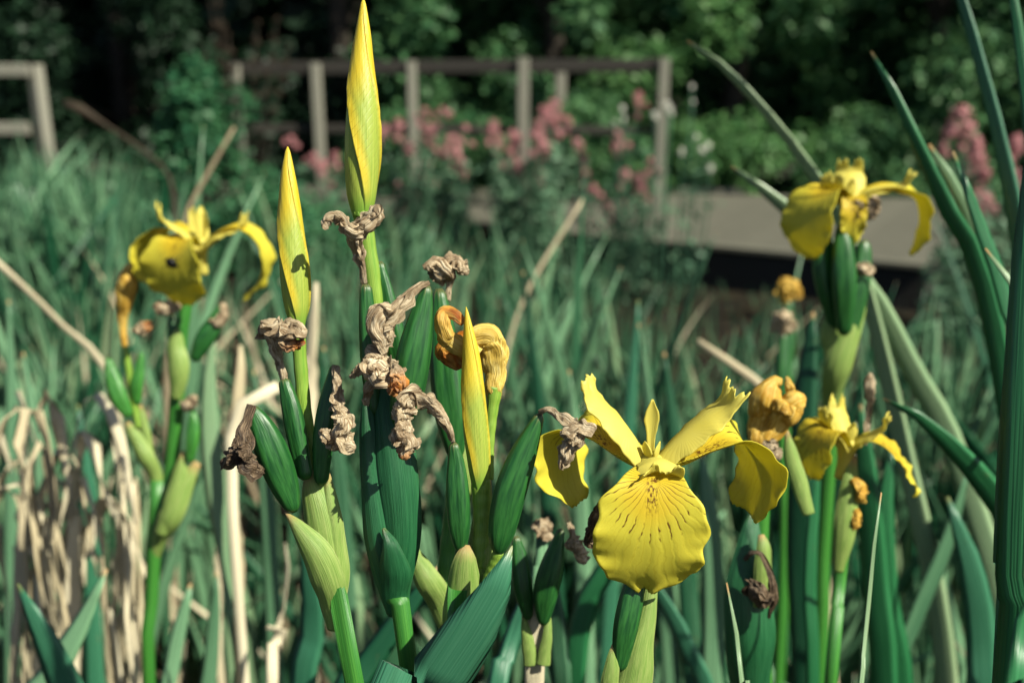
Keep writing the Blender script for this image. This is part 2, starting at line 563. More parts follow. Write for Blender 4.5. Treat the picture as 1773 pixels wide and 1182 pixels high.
def blade_geo(path, rw, thick=0.10, twist=None, hint=HINT, rnd=0.0):
    """sword leaf: lens section with a raised midrib"""
    n = len(path)
    T, N, B = frames(path, hint)
    if twist is not None:
        c, s = np.cos(twist)[:, None], np.sin(twist)[:, None]
        N, B = N * c + B * s, B * c - N * s
    sec = [(-1, 0), (-0.5, 0.75), (0, 1.15), (0.5, 0.75), (1, 0), (0.5, -0.75), (0, -1.15), (-0.5, -0.75)]
    th = np.minimum(rw * thick, 0.0012) + 1e-5
    V = np.concatenate([(path + B * (x * rw)[:, None] + N * (y * th)[:, None])[:, None, :] for x, y in sec], axis=1).reshape(-1, 3)
    m = len(sec)
    idx = np.arange(n * m).reshape(n, m)
    nx = np.roll(idx, -1, axis=1)
    F = np.stack([idx[:-1].ravel(), nx[:-1].ravel(), nx[1:].ravel(), idx[1:].ravel()], axis=1).tolist()
    F.append(list(idx[0][::-1])); F.append(list(idx[-1]))
    L = np.concatenate([[0], np.cumsum(np.linalg.norm(np.diff(path, axis=0), axis=1))])
    U = np.array([x for x, y in sec])[None, :] * rw[:, None]
    uv = np.stack([U.ravel(), np.repeat(L, m)], axis=1)
    t = np.linspace(0, 1, n)
    return V, F, uv, {'rnd': np.full(n * m, rnd), 'tip': np.repeat(1 - (L[-1] - L) / 0.22, m)}


def to_ground(pts, dx=0.0, dy=0.02, rscale=1.0):
    """path rows in world space, continued down to the ground"""
    C = np.array([[*P(p[0], p[1], p[2]), p[3] * p[2] / FPX] for p in pts])
    low = C[0]
    dirn = low[:3] - C[1][:3]
    dirn = dirn / (abs(dirn[2]) + 1e-9)
    k = low[2]
    g = np.array([low[0] + dirn[0] * k * 0.35 + dx, low[1] + dirn[1] * k * 0.35 + dy, -0.02, low[3] * rscale])
    mid = (g * 0.5 + low * 0.5)
    mid[:3] += np.array([dirn[0], dirn[1], 0]) * k * 0.06
    return np.vstack([g, mid, C])


def near_leaf(label, pts, mat='leaf_near', name='iris_leaf', ground=True, tw=(0, 0), n=46, rag=0.0, group=None, cat='leaf', dx=0.0, dy=0.02, rscale=1.0):
    """a leaf of its own: pts run from low to the tip"""
    C = to_ground(pts, dx, dy, rscale) if ground else np.array([[*P(p[0], p[1], p[2]), p[3] * p[2] / FPX] for p in pts])
    S = catmull(C, n)
    path, rw = S[:, :3], np.maximum(S[:, 3], 2e-4)
    t = np.linspace(0, 1, n)
    tws = tw[0] + (tw[1] - tw[0]) * t
    if rag:
        rs = np.random.RandomState(int(pts[0][0] * 7 + pts[-1][1]) % 9999)
        kx = np.linspace(0, 1, 16)
        path = path + np.stack([np.interp(t, kx, rs.randn(16)) for _ in range(3)], axis=1) * (rw * rag)[:, None]
        rw = rw * np.interp(t, kx, rs.uniform(0.55, 1.25, 16))
        tws = tws + np.interp(t, kx, rs.randn(16)) * 0.9
    G = blade_geo(path, rw, twist=tws, rnd=RNG.random())
    base = path[0]
    o = add_mesh(name, G[0], G[1], M[mat], None, base, G[2], G[3])
    o.location = Vector(base)
    return tag(o, label, cat, group)


# ------------------------------------------------------------------ plant organs
def capsule(T, pts, mat='capsule', n=34, m=36, depth=0.85, ridge=0.15, phase=0.4, parent=None, name='seed_capsule', label=None):
    """three-lobed ridged seed pod along pts (px, py, d, half-width px)"""
    path, rw = px_path(pts, n)
    rw = rw * 0.86
    ph = np.linspace(0, 2 * np.pi, m, endpoint=False)
    t = np.linspace(0, 1, n)
    env = np.clip(np.sin(np.pi * np.clip(t, 0.02, 0.98)) * 1.6, 0.15, 1)[:, None]
    lob = np.abs(np.cos(1.5 * (ph + phase)))[None, :]
    groove = np.exp(-((np.mod(ph + phase, 2 * np.pi / 3) - np.pi / 3) / 0.10) ** 2)[None, :]
    k = 1 - ridge * env * lob ** 3 * 1.2 - 0.5 * ridge * env * groove
    # close the ends smoothly
    e = np.minimum(1, np.minimum((t + 0.012) / 0.06, (1.012 - t) / 0.04)) ** 0.5
    G = sweep(path, rw * e, rw * depth * e, m, k)
    o = T.part(name, G, M[mat], parent, label)
    return o


def stem(T, pts, mat='stem', ground=False, n=40, m=14, flat=0.85, name='stem', parent=None, dx=0.0, dy=0.02, label=None):
    C = to_ground(pts, dx, dy) if ground else np.array([[*P(p[0], p[1], p[2]), p[3] * p[2] / FPX] for p in pts])
    S = catmull(C, n)
    rw = np.maximum(S[:, 3], 2e-4)
    L = np.linspace(0, 1, n)
    wob = 1 + 0.03 * np.sin(L * 40 + len(pts))
    return T.part(name, sweep(S[:, :3], rw * wob, rw * flat * wob, m), M[mat], parent, label)


def spathe(T, pts, mat='spathe', n=44, depth=0.5, m=44, parent=None, name='spathe', keel=0.0, label=None, offset=None):
    """a clasping bract: flattened sheath that narrows to a dry tip"""
    path, rw = px_path(pts, n)
    ph = np.linspace(0, 2 * np.pi, m, endpoint=False)
    tt = np.linspace(0, 1, n)[:, None]
    k = 1 + 0.03 * np.cos(2 * ph + 2.5 * tt) + 0.022 * np.sin(11 * ph) + 0.04 * np.sin(5 * tt * 3 + pts[0][0]) * np.cos(ph)
    if offset is not None:
        path = path + np.asarray(offset)
    G = sweep(path, rw, rw * depth, m, k, lens=1.7)
    return T.part(name, G, M[mat], parent, label)


def bud(T, pts, n=90, m=72, phase=95, twist=120, parent=None, name='bud', green=1.0, label=None):
    path, rw = px_path(pts, n)
    v = np.linspace(0, 1, n)
    w1 = np.concatenate([np.linspace(0.0, 0.2, 9)[:-1], np.linspace(0.2, 0.985, 22)])
    m = 3 * len(w1)
    grid = np.concatenate([(w1 + k) * 120.0 for k in range(3)])
    w = np.tile(w1, 3)[None, :]
    fe = phase - twist * v + 5 * np.sin(v * 7)
    ang = np.radians(grid[None, :] + fe[:, None])
    env = np.clip(np.minimum(v / 0.12, (1 - v) / 0.08), 0, 1)[:, None]
    step = 0.17 * np.exp(-w * 5.0) - 0.05 * np.exp(-(1 - w) * 12)
    wave = 0.016 * np.sin(v[:, None] * 40 + w * 5 + 3 * np.sin(v[:, None] * 13)) * np.exp(-w * 7.0) + 0.006 * np.sin(w * 22 + v[:, None] * 25)
    k = 1 + env * (step + wave) - 0.04
    e = np.minimum(1, (1.004 - v) / 0.03) ** 0.6
    _, F, _, at = sweep(path, rw, rw, m)
    T_, N_, B_ = frames(path, HINT)
    V = path[:, None, :] + B_[:, None, :] * (np.cos(ang) * k * (rw * e)[:, None])[..., None] + N_[:, None, :] * (np.sin(ang) * k * (rw * 0.9 * e)[:, None])[..., None]
    V = V.reshape(-1, 3)
    hi = np.clip((v[:, None] - (0.42 + 0.16 * w * green)) / 0.16, 0, 1)
    lo = np.clip(1 - (w - 0.12) * (3.2 + 3 * (1 - v[:, None])), 0, 1) * np.clip((v[:, None] - 0.06) / 0.14, 0, 1)
    at['tint'] = (np.maximum(hi, lo * 0.9) * np.ones((n, m))).ravel()
    at['vein'] = ((-w * 16 + v[:, None] * 105) * np.ones((n, m))).ravel()
    uv = np.stack([(np.abs(np.mod(np.degrees(ang), 360) - 180) / 180).ravel(), np.repeat(v[:, None], m, axis=1).ravel()], axis=1)
    return T.part(name, (V, F, uv, at), M['bud'], parent, label)


def crumple(pts, seed, n=54, m=40, pleat=0.10, rough=0.25, depth=0.75, warm=None, twist=1.0):
    """shrivelled petal tissue: pleated twisting tube with folded, noisy skin"""
    path, rw = px_path(pts, n)
    rs = np.random.RandomState(seed)
    t = np.linspace(0, 1, n)
    mean = float(np.mean(rw))
    jit = np.stack([np.interp(t, np.linspace(0, 1, 9), rs.randn(9)) for _ in range(3)], axis=1)
    path = path + jit * (rw * 0.16)[:, None]
    ph = np.linspace(0, 2 * np.pi, m, endpoint=False)
    tw = twist * t * 3 + np.interp(t, np.linspace(0, 1, 6), rs.randn(6)) * 0.8
    A = ph[None, :] + tw[:, None]
    k = 1 + pleat * np.sin(5 * A + 2 * np.sin(3 * t * 3.1)[:, None]) + 0.6 * pleat * np.sin(9 * A + 4 * t[:, None]) + 0.35 * pleat * np.sin(15 * A - 3 * t[:, None])
    z = np.zeros((n, m))
    for i in range(n):
        for j in range(m):
            q = Vector((math.cos(ph[j]) * 1.4 + seed * 3.1, math.sin(ph[j]) * 1.4, t[i] * (len(pts) + 2)))
            z[i, j] = mnoise.noise(q * 1.1) + 0.35 * mnoise.noise(q * 2.4) + 0.15 * mnoise.noise(q * 5.5)
    big = np.clip(rw / (mean + 1e-9), 0.2, 1.4)[:, None]
    k = np.clip(k + rough * z * big, 0.25, 2.2)
    e = np.minimum(1, (1.03 - t) / 0.08) ** 0.5
    flat = 0.75 + 0.35 * np.sin(t * 9 + seed)
    ex = None
    if warm is not None:
        wv = np.clip((t - warm[0]) / max(warm[1] - warm[0], 1e-3), 0, 1) if warm[1] > warm[0] else np.clip((warm[0] - t) / (warm[0] - warm[1]), 0, 1)
        ex = {'warm': np.clip(np.repeat(wv, m) * (0.75 + 0.5 * z.ravel()), 0, 1)}
    return sweep(path, rw * e, rw * depth * e * flat, m, k, twist=tw * 0.25, extra=ex, rnd=rs.rand())


def ribbon(pts, seed, wk=1.25, n=46, m=13, turn=0.0, warm=None, side=0.35):
    """thin crumpled strip of dried petal along pts"""
    path, rw = px_path(pts, n)
    rs = np.random.RandomState(seed)
    t = np.linspace(0, 1, n)
    T, N, B = frames(path, HINT)
    kx = np.linspace(0, 1, 8)
    ang = turn + np.interp(t, kx, rs.randn(8)) * 0.9
    path = path + (B * np.cos(ang * 1.7)[:, None] + N * np.sin(ang * 1.7)[:, None]) * (rw * side)[:, None]
    c, s_ = np.cos(ang)[:, None], np.sin(ang)[:, None]
    N, B = N * c + B * s_, B * c - N * s_
    s = np.linspace(-1, 1, m)
    wl = rw * wk * np.interp(t, kx, rs.uniform(0.55, 1.2, 8))
    wl = wl * np.clip(t / 0.08 + 0.25, 0, 1)
    V = np.zeros((n, m, 3)); z = np.zeros((n, m))
    for i in range(n):
        for j in range(m):
            q = Vector((s[j] * 1.3 + seed * 1.7, t[i] * 5.0, seed * 0.37))
            z[i, j] = mnoise.noise(q * 1.0) * 0.6 + mnoise.noise(q * 2.6) * 0.16 + 0.12 * math.sin(s[j] * 11 + 3 * mnoise.noise(q))
            e = 1 + 0.25 * mnoise.noise(Vector((t[i] * 14, seed + (1 if s[j] > 0 else 9), 0)))
            V[i, j] = path[i] + B[i] * (s[j] * wl[i] * e) + N[i] * (wl[i] * (0.55 * z[i, j] + 0.55 * abs(s[j]) ** 1.5 * math.sin(t[i] * 6 + seed)))
    idx = np.arange(n * m).reshape(n, m)
    F = np.stack([idx[:-1, :-1].ravel(), idx[:-1, 1:].ravel(), idx[1:, 1:].ravel(), idx[1:, :-1].ravel()], axis=1).tolist()
    uv = np.stack([np.repeat((s * 0.5 + 0.5)[None, :], n, axis=0).ravel(), np.repeat(t, m)], axis=1)
    at = {'rnd': np.full(n * m, rs.rand()), 'tip': np.repeat(t, m)}
    if warm is not None:
        wv = np.clip((t - warm[0]) / (warm[1] - warm[0]), 0, 1) if warm[1] > warm[0] else np.clip((warm[0] - t) / (warm[0] - warm[1]), 0, 1)
        at['warm'] = np.clip(np.repeat(wv, m) * (0.75 + 0.5 * z.ravel()), 0, 1)
    return V.reshape(-1, 3), F, uv, at


def withered(T, lists, seed, mat='dry', parent=None, name='withered_bloom', label=None, solid=False, **kw):
    Gs = []
    for i, p in enumerate(lists):
        kk = dict(kw)
        if isinstance(p, dict):
            kk.update({a: b for a, b in p.items() if a != 'pts'})
            p = p['pts']
        core = [(a, b, d, r * (0.82 if r > 9 else 0.95)) for a, b, d, r in p] if not solid else p
        Gs.append(crumple(core, seed + i * 13, **kk))
        if not solid:
            for j in range(2):
                Gs.append(ribbon(p, seed * 3 + i * 17 + j * 5, turn=j * 2.4 + i, wk=0.95, side=0.5, warm=kk.get('warm')))
    return T.part(name, join(*Gs), M[mat], parent, label)


def petal(rz, ws, o, u, c, n=54, m=31, cup=(0.0, 0.0), ruff=0.0, seed=0, fringe=0.0, notch=0.0, lean=0.0, asym=0.0, flare=0.0, pucker=0.0):
    """petal sheet. rz: (outward, up) cm along the midline; ws: half widths cm at those points"""
    o = np.asarray(o); u = np.asarray(u)
    Bv = np.cross(u, o)
    C = np.array([[r, z, 0, w] for (r, z), w in zip(rz, ws)])
    S = catmull(C, n)
    rp, zp, w = S[:, 0], S[:, 1], np.maximum(S[:, 3], 0.02)
    T2 = np.stack([np.gradient(rp), np.gradient(zp)], axis=1)
    T2 /= np.linalg.norm(T2, axis=1)[:, None]
    nr, nz = -T2[:, 1], T2[:, 0]
    t = np.linspace(0, 1, n)
    s = np.linspace(-1, 1, m)
    L = np.concatenate([[0], np.cumsum(np.hypot(np.diff(rp), np.diff(zp)))])
    rs = np.random.RandomState(seed)
    e1, e2 = rs.rand(2) * 6
    S_, T_ = np.meshgrid(s, t)
    W = w[:, None] * (1 + 0.035 * np.sin(T_ * 21 + e1 + S_ * 1.5) + 0.03 * np.sin(T_ * 37 + e2) * np.abs(S_))
    cu = (cup[0] * (1 - T_) + cup[1] * T_)
    off = cu * np.abs(S_) ** 1.8 * W
    off = off + ruff * np.abs(S_) ** 2.5 * np.sin(T_ * 24 + e1 + np.sign(S_) * 1.3) * np.clip(T_ * 2 - 0.5, 0, 1)
    off = off + 0.45 * ruff * np.abs(S_) ** 5 * np.sin(T_ * 61 + e2 + np.sign(S_) * 2.1) * np.clip(T_ * 2 - 0.5, 0, 1)
    off = off + flare * np.clip((T_ - 0.85) / 0.15, 0, 1) ** 2 * np.sin(S_ * 5 + e2)
    off = off + pucker * np.sin(np.arctan2(S_ * W, np.maximum(L[:, None] - 1.8, 0.05)) * 22) * np.clip(T_ * 2.5 - 0.8, 0, 1) * (1 - 0.5 * np.abs(S_))
    along = np.zeros_like(T_)
    if fringe:
        fr = 0.7 * np.abs(np.sin(S_ * 3.3 + e1)) + 0.3 * np.abs(np.sin(S_ * 11 + e2)) + 0.15 * np.sin(S_ * 27 + e1)
        along = np.clip((T_ - 0.86) / 0.14, 0, 1) ** 1.5 * (fr - 0.35 - notch * np.exp(-(S_ / 0.18) ** 2)) * fringe
    rr = rp[:, None] + nr[:, None] * off + T2[:, 0][:, None] * along
    zz = zp[:, None] + nz[:, None] * off + T2[:, 1][:, None] * along
    bb = S_ * W + lean * T_ ** 2 + asym * T_ * (1 - T_)
    V = np.asarray(c) + (o[None, None, :] * rr[..., None] + u[None, None, :] * zz[..., None] + Bv[None, None, :] * bb[..., None]) * 0.01
    idx = np.arange(n * m).reshape(n, m)
    F = np.stack([idx[:-1, :-1].ravel(), idx[:-1, 1:].ravel(), idx[1:, 1:].ravel(), idx[1:, :-1].ravel()], axis=1).tolist()
    uv = np.stack([(S_ * W / 10 + 0.5).ravel(), np.repeat(L[:, None] / 10, m, axis=1).ravel()], axis=1)
    return V.reshape(-1, 3), F, uv, {'rnd': np.full(n * m, rs.rand()), 'tip': T_.ravel()}


FALL_RZ = [(0.4, 0.0), (1.5, 0.55), (2.8, 0.45), (3.7, -0.6), (4.15, -2.0), (4.2, -3.4), (3.95, -4.5)]
FALL_W = [0.55, 0.75, 1.0, 1.95, 2.45, 2.25, 0.9]
ARM_RZ = [(0.1, 0.0), (1.0, 1.1), (2.1, 2.1), (3.0, 2.9), (3.3, 3.9)]
ARM_W = [0.55, 0.72, 0.75, 0.62, 0.55]
STD_RZ = [(0.3, 0.1), (0.55, 0.9), (0.7, 1.7), (0.75, 2.5)]
STD_W = [0.16, 0.22, 0.36, 0.05]


def odir(deg):
    return np.array([math.sin(R(deg)), -math.cos(R(deg)), 0.0])


def iris_flower(T, c, falls, arms, stds, tilt=(0, 0), scale=1.0, name='flower', mat='fall', amat='style', seed=0, label=None):
    """flower > tube, three falls, three style arms, small standards; angles: 0 = towards the viewer"""
    c = np.asarray(c, dtype=float)
    u = np.array([tilt[0], tilt[1], 1.0]); u /= np.linalg.norm(u)

    def ax(deg):
        o = odir(deg)
        o = o - u * (o @ u)
        return o / np.linalg.norm(o)
    tp = np.array([c - u * 0.022 * scale, c - u * 0.010 * scale, c + u * 0.002 * scale, c + u * 0.006 * scale])
    path = catmull(np.hstack([tp, np.array([[.0042], [.0042], [.0065], [.002]]) * scale]), 14)
    root = T.part(name, sweep(path[:, :3], path[:, 3], path[:, 3], 16), M[mat if mat != 'fall' else 'style'], None, label)
    for i, f in enumerate(falls):
        rz = [(r * scale * f.get('k', 1), z * scale * f.get('k', 1)) for r, z in f.get('rz', FALL_RZ)]
        ws = [w * scale * f.get('w', 1) for w in f.get('ws', FALL_W)]
        G = petal(rz, ws, ax(f['a']), u, c, cup=f.get('cup', (0.35, -0.10)), ruff=0.15 * scale, seed=seed + i,
                  flare=f.get('flare', 0.1), lean=f.get('lean', 0), pucker=0.014, fringe=f.get('fringe', 0.15), asym=f.get('asym', 0))
        T.part('fall_petal', G, M[mat], root, f.get('label'), solid=0.00035)
    for i, f in enumerate(arms):
        rz = [(r * scale * f.get('k', 1), z * scale * f.get('k', 1)) for r, z in f.get('rz', ARM_RZ)]
        ws = [w * scale * f.get('w', 1) for w in f.get('ws', ARM_W)]
        G = petal(rz, ws, ax(f['a']), u, c, n=40, m=31, cup=f.get('cup', (-0.55, -0.15)), ruff=0.05, seed=seed + 20 + i, fringe=0.55 * scale, notch=1.0, flare=0.2, lean=f.get('lean', 0))
        T.part('style_arm', G, M[amat], root, solid=0.0005)
    for i, f in enumerate(stds):
        rz = [(r * scale * f.get('k', 1), z * scale * f.get('k', 1)) for r, z in f.get('rz', STD_RZ)]
        ws = [w * scale for w in f.get('ws', STD_W)]
        G = petal(rz, ws, ax(f['a']), u, c, n=20, m=9, cup=(0.3, 0.3), seed=seed + 40 + i)
        T.part('standard_petal', G, M[amat], root, solid=0.0004)
    return root


def ground_of(pts, dx=0.0, dy=0.02):
    return to_ground(pts, dx, dy)[0][:3] * np.array([1, 1, 0])


# ================================================================== STRUCTURE
DECK_Z = 0.25
gN = 60
gx = np.linspace(-45, 45, gN + 1)
gy = np.linspace(-20, 70, gN + 1)
GX, GY = np.meshgrid(gx, gy)
GZ = 0.01 * np.sin(GX * 1.7) * np.cos(GY * 1.3) - 0.012
gi = np.arange((gN + 1) ** 2).reshape(gN + 1, gN + 1)
GF = np.stack([gi[:-1, :-1].ravel(), gi[:-1, 1:].ravel(), gi[1:, 1:].ravel(), gi[1:, :-1].ravel()], axis=1)
g = add_mesh('ground', np.stack([GX.ravel(), GY.ravel(), GZ.ravel()], axis=1), GF, M['mud'])
g['kind'] = 'structure'


def beam_geo(p0, p1, w, h, up=(0, 0, 1), ch=0.006):
    """chamfered timber from p0 to p1; w across, h along up"""
    p0, p1, up = np.asarray(p0, float), np.asarray(p1, float), np.asarray(up, float)
    T = (p1 - p0) / np.linalg.norm(p1 - p0)
    N = up - T * (T @ up); N /= np.linalg.norm(N)
    B = np.cross(T, N)
    a, b = w / 2, h / 2
    sec = [(-a + ch, -b), (a - ch, -b), (a, -b + ch), (a, b - ch), (a - ch, b), (-a + ch, b), (-a, b - ch), (-a, -b + ch)]
    V = [p + B * x + N * y for p in (p0, p1) for x, y in sec]
    F = [[i, (i + 1) % 8, 8 + (i + 1) % 8, 8 + i] for i in range(8)] + [list(range(7, -1, -1)), list(range(8, 16))]
    return np.array(V), F, np.array([[v[0], v[2]] for v in V]), {'rnd': np.zeros(16)}


def beam(T, name, p0, p1, w, h, mat, up=(0, 0, 1), label=None, parent=None):
    G = beam_geo(p0, p1, w, h, up)
    o = add_mesh(name, G[0], G[1], M[mat], parent or T.o, T.base, G[2], None, smooth=False)
    if label:
        o['label'] = label
    return o


# boardwalk ---------------------------------------------------------
fl, fr = on_plane(380, 343, DECK_Z), on_plane(1612, 458, DECK_Z)
bl, br = on_plane(380, 318, DECK_Z), on_plane(1720, 346, DECK_Z)
bw = Thing('boardwalk', (fl + fr) / 2 * np.array([1, 1, 0]), 'grey wooden boardwalk platform crossing the pond behind the irises', 'boardwalk')
NPL = 33
dirn = (fr - fl) / np.linalg.norm(fr - fl)
for i in range(NPL):
    a, b = i / NPL, (i + 1) / NPL
    f0, f1 = fl + (fr - fl) * a + dirn * 0.0015, fl + (fr - fl) * b - dirn * 0.0015
    b0, b1 = bl + (br - bl) * a + dirn * 0.0015, bl + (br - bl) * b - dirn * 0.0015
    dz = RNG.uniform(-0.001, 0.001)
    q = [f0, f1, b1, b0]
    V = [p + np.array([0, 0, dz]) for p in q] + [p + np.array([0, 0, dz - 0.035]) for p in q]
    F = [[0, 1, 2, 3], [7, 6, 5, 4], [0, 4, 5, 1], [1, 5, 6, 2], [2, 6, 7, 3], [3, 7, 4, 0]]
    add_mesh('plank', V, F, M['plank'], bw.o, bw.base, smooth=False)
back = np.array([-dirn[1], dirn[0], 0])
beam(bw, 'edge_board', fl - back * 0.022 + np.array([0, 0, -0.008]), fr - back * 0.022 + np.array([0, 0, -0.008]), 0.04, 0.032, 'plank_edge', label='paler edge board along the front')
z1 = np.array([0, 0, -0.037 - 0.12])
beam(bw, 'fascia_board', fl + back * 0.012 + z1, fr + back * 0.012 + z1, 0.04, 0.235, 'fascia', label='dark board along the front edge')  # front board in a darker wood colour than the planks
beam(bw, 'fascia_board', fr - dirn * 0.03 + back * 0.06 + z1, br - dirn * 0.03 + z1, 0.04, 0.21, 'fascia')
for k in (0.15, 0.5, 0.72, 0.95):
    q = fl + (fr - fl) * k + back * 0.12
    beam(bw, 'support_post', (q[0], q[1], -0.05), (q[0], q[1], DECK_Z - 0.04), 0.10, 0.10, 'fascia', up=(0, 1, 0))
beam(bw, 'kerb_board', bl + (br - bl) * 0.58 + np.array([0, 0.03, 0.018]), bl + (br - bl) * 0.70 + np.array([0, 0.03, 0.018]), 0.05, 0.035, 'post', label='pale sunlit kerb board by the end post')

# railing -------------------------------------------------------------
RY = 6.95
rl = Thing('boardwalk_railing', (0, RY, DECK_Z), 'weathered timber railing with rails darkened for shade along the boardwalk', 'railing')


def rail_post(px, ytop, y, w, mat, zb=DECK_Z - 0.002, T=rl):
    p = at_y(px, ytop, y)
    o = beam(T, 'post', (p[0], y, zb), (p[0], y, p[2]), w, w, mat, up=(0, 1, 0))
    return o


for px, yt, w in ((407, 112, 0.055), (546, 110, 0.064), (712, 106, 0.06), (906, 100, 0.076), (1150, 101, 0.066)):
    rail_post(px, yt, RY, w, 'post')
rail_post(971, 121, RY + 0.75, 0.075, 'post', zb=0.0)
a0, a1 = at_y(398, 119, RY + 0.075), at_y(1158, 113, RY + 0.075)
beam(rl, 'rail', a0, a1, 0.05, 0.085, 'rail', label='top rail darkened for shade')
a0, a1 = at_y(398, 222, RY + 0.075), at_y(1150, 226, RY + 0.075)
beam(rl, 'rail', a0, a1, 0.04, 0.055, 'rail', label='lower rail darkened for shade')

LY = 6.6
lf = Thing('side_fence', (at_y(60, 300, LY)[0], LY, 0), 'short sunlit timber fence with two rails at the left edge', 'fence')
p = at_y(60, 112, LY)
beam(lf, 'post', (p[0], LY, -0.02), (p[0], LY, p[2]), 0.075, 0.075, 'post', up=(0.5, 1, 0))
for yy in (122, 223):
    a0, a1 = at_y(-260, yy, LY - 0.08), at_y(50, yy, LY - 0.08)
    beam(lf, 'rail', a0, a1, 0.045, 0.075, 'post')
pe = at_y(-230, 112, LY)
beam(lf, 'post', (pe[0], LY, -0.02), (pe[0], LY, pe[2]), 0.10, 0.10, 'post', up=(0, 1, 0))

lk = Thing('low_timber_edging', at_y(1400, 330, 8.6) * np.array([1, 1, 0]), 'low grey timber edging behind the boardwalk under the hedge', 'edging')
a0, a1 = at_y(1165, 296, 8.6), at_y(1800, 299, 8.6)
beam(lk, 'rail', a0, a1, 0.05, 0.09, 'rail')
for k in (0.02, 0.33, 0.66, 0.98):
    q = a0 + (a1 - a0) * k
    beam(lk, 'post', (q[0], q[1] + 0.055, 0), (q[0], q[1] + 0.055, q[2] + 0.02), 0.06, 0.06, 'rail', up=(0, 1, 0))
bo = Thing('fallen_log', at_y(180, 310, 6.2) * np.array([1, 1, 0]), 'brown fallen log lying in shade below the left fence', 'log')
a0, a1 = at_y(140, 296, 6.2), at_y(235, 303, 6.2)
pa = catmull(np.array([[*a0, 0.045], [*((a0 + a1) / 2 + np.array([0, 0, 0.012])), 0.05], [*a1, 0.04]]), 16)
ph_ = np.linspace(0, 2 * np.pi, 12, endpoint=False)
bo.part('log_wood', sweep(pa[:, :3], pa[:, 3], pa[:, 3], 12, 1 + 0.1 * np.sin(3 * ph_)[None, :] * np.ones((16, 1))), M['bark'])
beam(bo, 'support_stake', (a0[0] + 0.08, a0[1], -0.02), (a0[0] + 0.08, a0[1], a0[2] - 0.03), 0.05, 0.05, 'bark', up=(0, 1, 0))
beam(bo, 'support_stake', (a1[0] - 0.06, a1[1], -0.02), (a1[0] - 0.06, a1[1], a1[2] - 0.03), 0.05, 0.05, 'bark', up=(0, 1, 0))


# ------------------------------------------------------------------ foliage masses
def leaf_cloud(centers, radii, count, size, seed, upbias=0.6, aspect=0.55, size_var=0.45):
    """many folded leaf faces scattered in clumps; returns V, F(np), rnd"""
    rs = np.random.RandomState(seed)
    centers = np.asarray(centers); radii = np.asarray(radii)
    k = rs.randint(0, len(centers), count)
    d = rs.randn(count, 3)
    d /= np.linalg.norm(d, axis=1)[:, None]
    rad = rs.rand(count) ** 0.45
    pos = centers[k] + d * rad[:, None] * (radii[k] if radii.ndim == 2 else radii[k][:, None])
    nrm = d * 0.55 + rs.randn(count, 3) * 0.55 + np.array([0, 0, upbias])
    nrm /= np.linalg.norm(nrm, axis=1)[:, None]
    ax = rs.randn(count, 3) + d * 0.6
    ax -= nrm * np.sum(ax * nrm, axis=1)[:, None]
    ax /= np.linalg.norm(ax, axis=1)[:, None]
    sd = np.cross(nrm, ax)
    s = size * (1 + size_var * (rs.rand(count) * 2 - 1))
    a = (ax * s[:, None]); b = sd * (s * aspect * 0.5)[:, None]; dn = -nrm * (s * 0.10)[:, None]
    V = np.stack([pos - a * 0.5 + dn, pos + b, pos + a * 0.5 + dn, pos - b], axis=1).reshape(-1, 3)
    F = np.arange(count * 4, dtype=np.int32).reshape(-1, 4)
    rn = np.clip(rs.rand(count) * 0.7 + 0.3 * rs.rand(len(centers))[k], 0, 1)
    return V, F, np.repeat(rn, 4)


def cloud_part(T, name, centers, radii, count, size, mat, seed, **kw):
    V, F, rn = leaf_cloud(centers, radii, count, size, seed, **kw)
    return add_mesh(name, V, F, M[mat], T.o, T.base, None, {'rnd': rn}, smooth=False)


def tree(name, x, y, h, rx, mat, label, count=17000, low=0.03, size=0.085, seed=1, cat='tree', clumps=46, group='trees closing off the background', cx=0.0, cy=0.0, zlo=None):
    T = Thing(name, (x, y, 0), label, cat, group)
    rs = np.random.RandomState(seed)
    path = catmull(np.array([[x, y, -0.05, 0.13], [x + 0.05, y, h * 0.3, 0.10], [x - 0.04 + cx * 0.4, y + cy * 0.4, h * 0.6, 0.07], [x + cx, y + cy, h * 0.92, 0.02]]), 18)
    Gs = [sweep(path[:, :3], path[:, 3], path[:, 3], 9)]
    tr = T.part('trunk', Gs[0], M['bark'])
    zl = h * low if zlo is None else zlo
    cs, rr = [], []
    for i in range(clumps):
        zz = zl + (h - zl) * rs.rand() ** (1.7 if zlo is None else 1.0)
        f = math.sin(math.pi * min(1, max(0.12, (zz - zl) / (h - zl) * 0.8 + 0.18)))
        an = rs.rand() * 2 * math.pi
        rad = rx * f * math.sqrt(rs.rand())
        kx = (zz / h)
        cs.append((x + cx * kx + math.cos(an) * rad, y - 0.55 + cy * kx + math.sin(an) * rad * 0.8, zz))
        rr.append((0.28 + 0.25 * rs.rand()) * (0.7 + 0.1 * rx))
    for i in range(7):
        c = np.array(cs[rs.randint(len(cs))])
        st = path[min(16, max(2, int(18 * min(0.85, c[2] / h * 0.7))))]
        b = catmull(np.array([[*st[:3], 0.035], [*((st[:3] + c) / 2 + np.array([0, 0, 0.1])), 0.02], [*c, 0.006]]), 8)
        T.part('branch', sweep(b[:, :3], b[:, 3], b[:, 3], 6), M['bark'], tr)
    cloud_part(T, 'crown', cs, np.array(rr), count, size, mat, seed + 100)
    return T


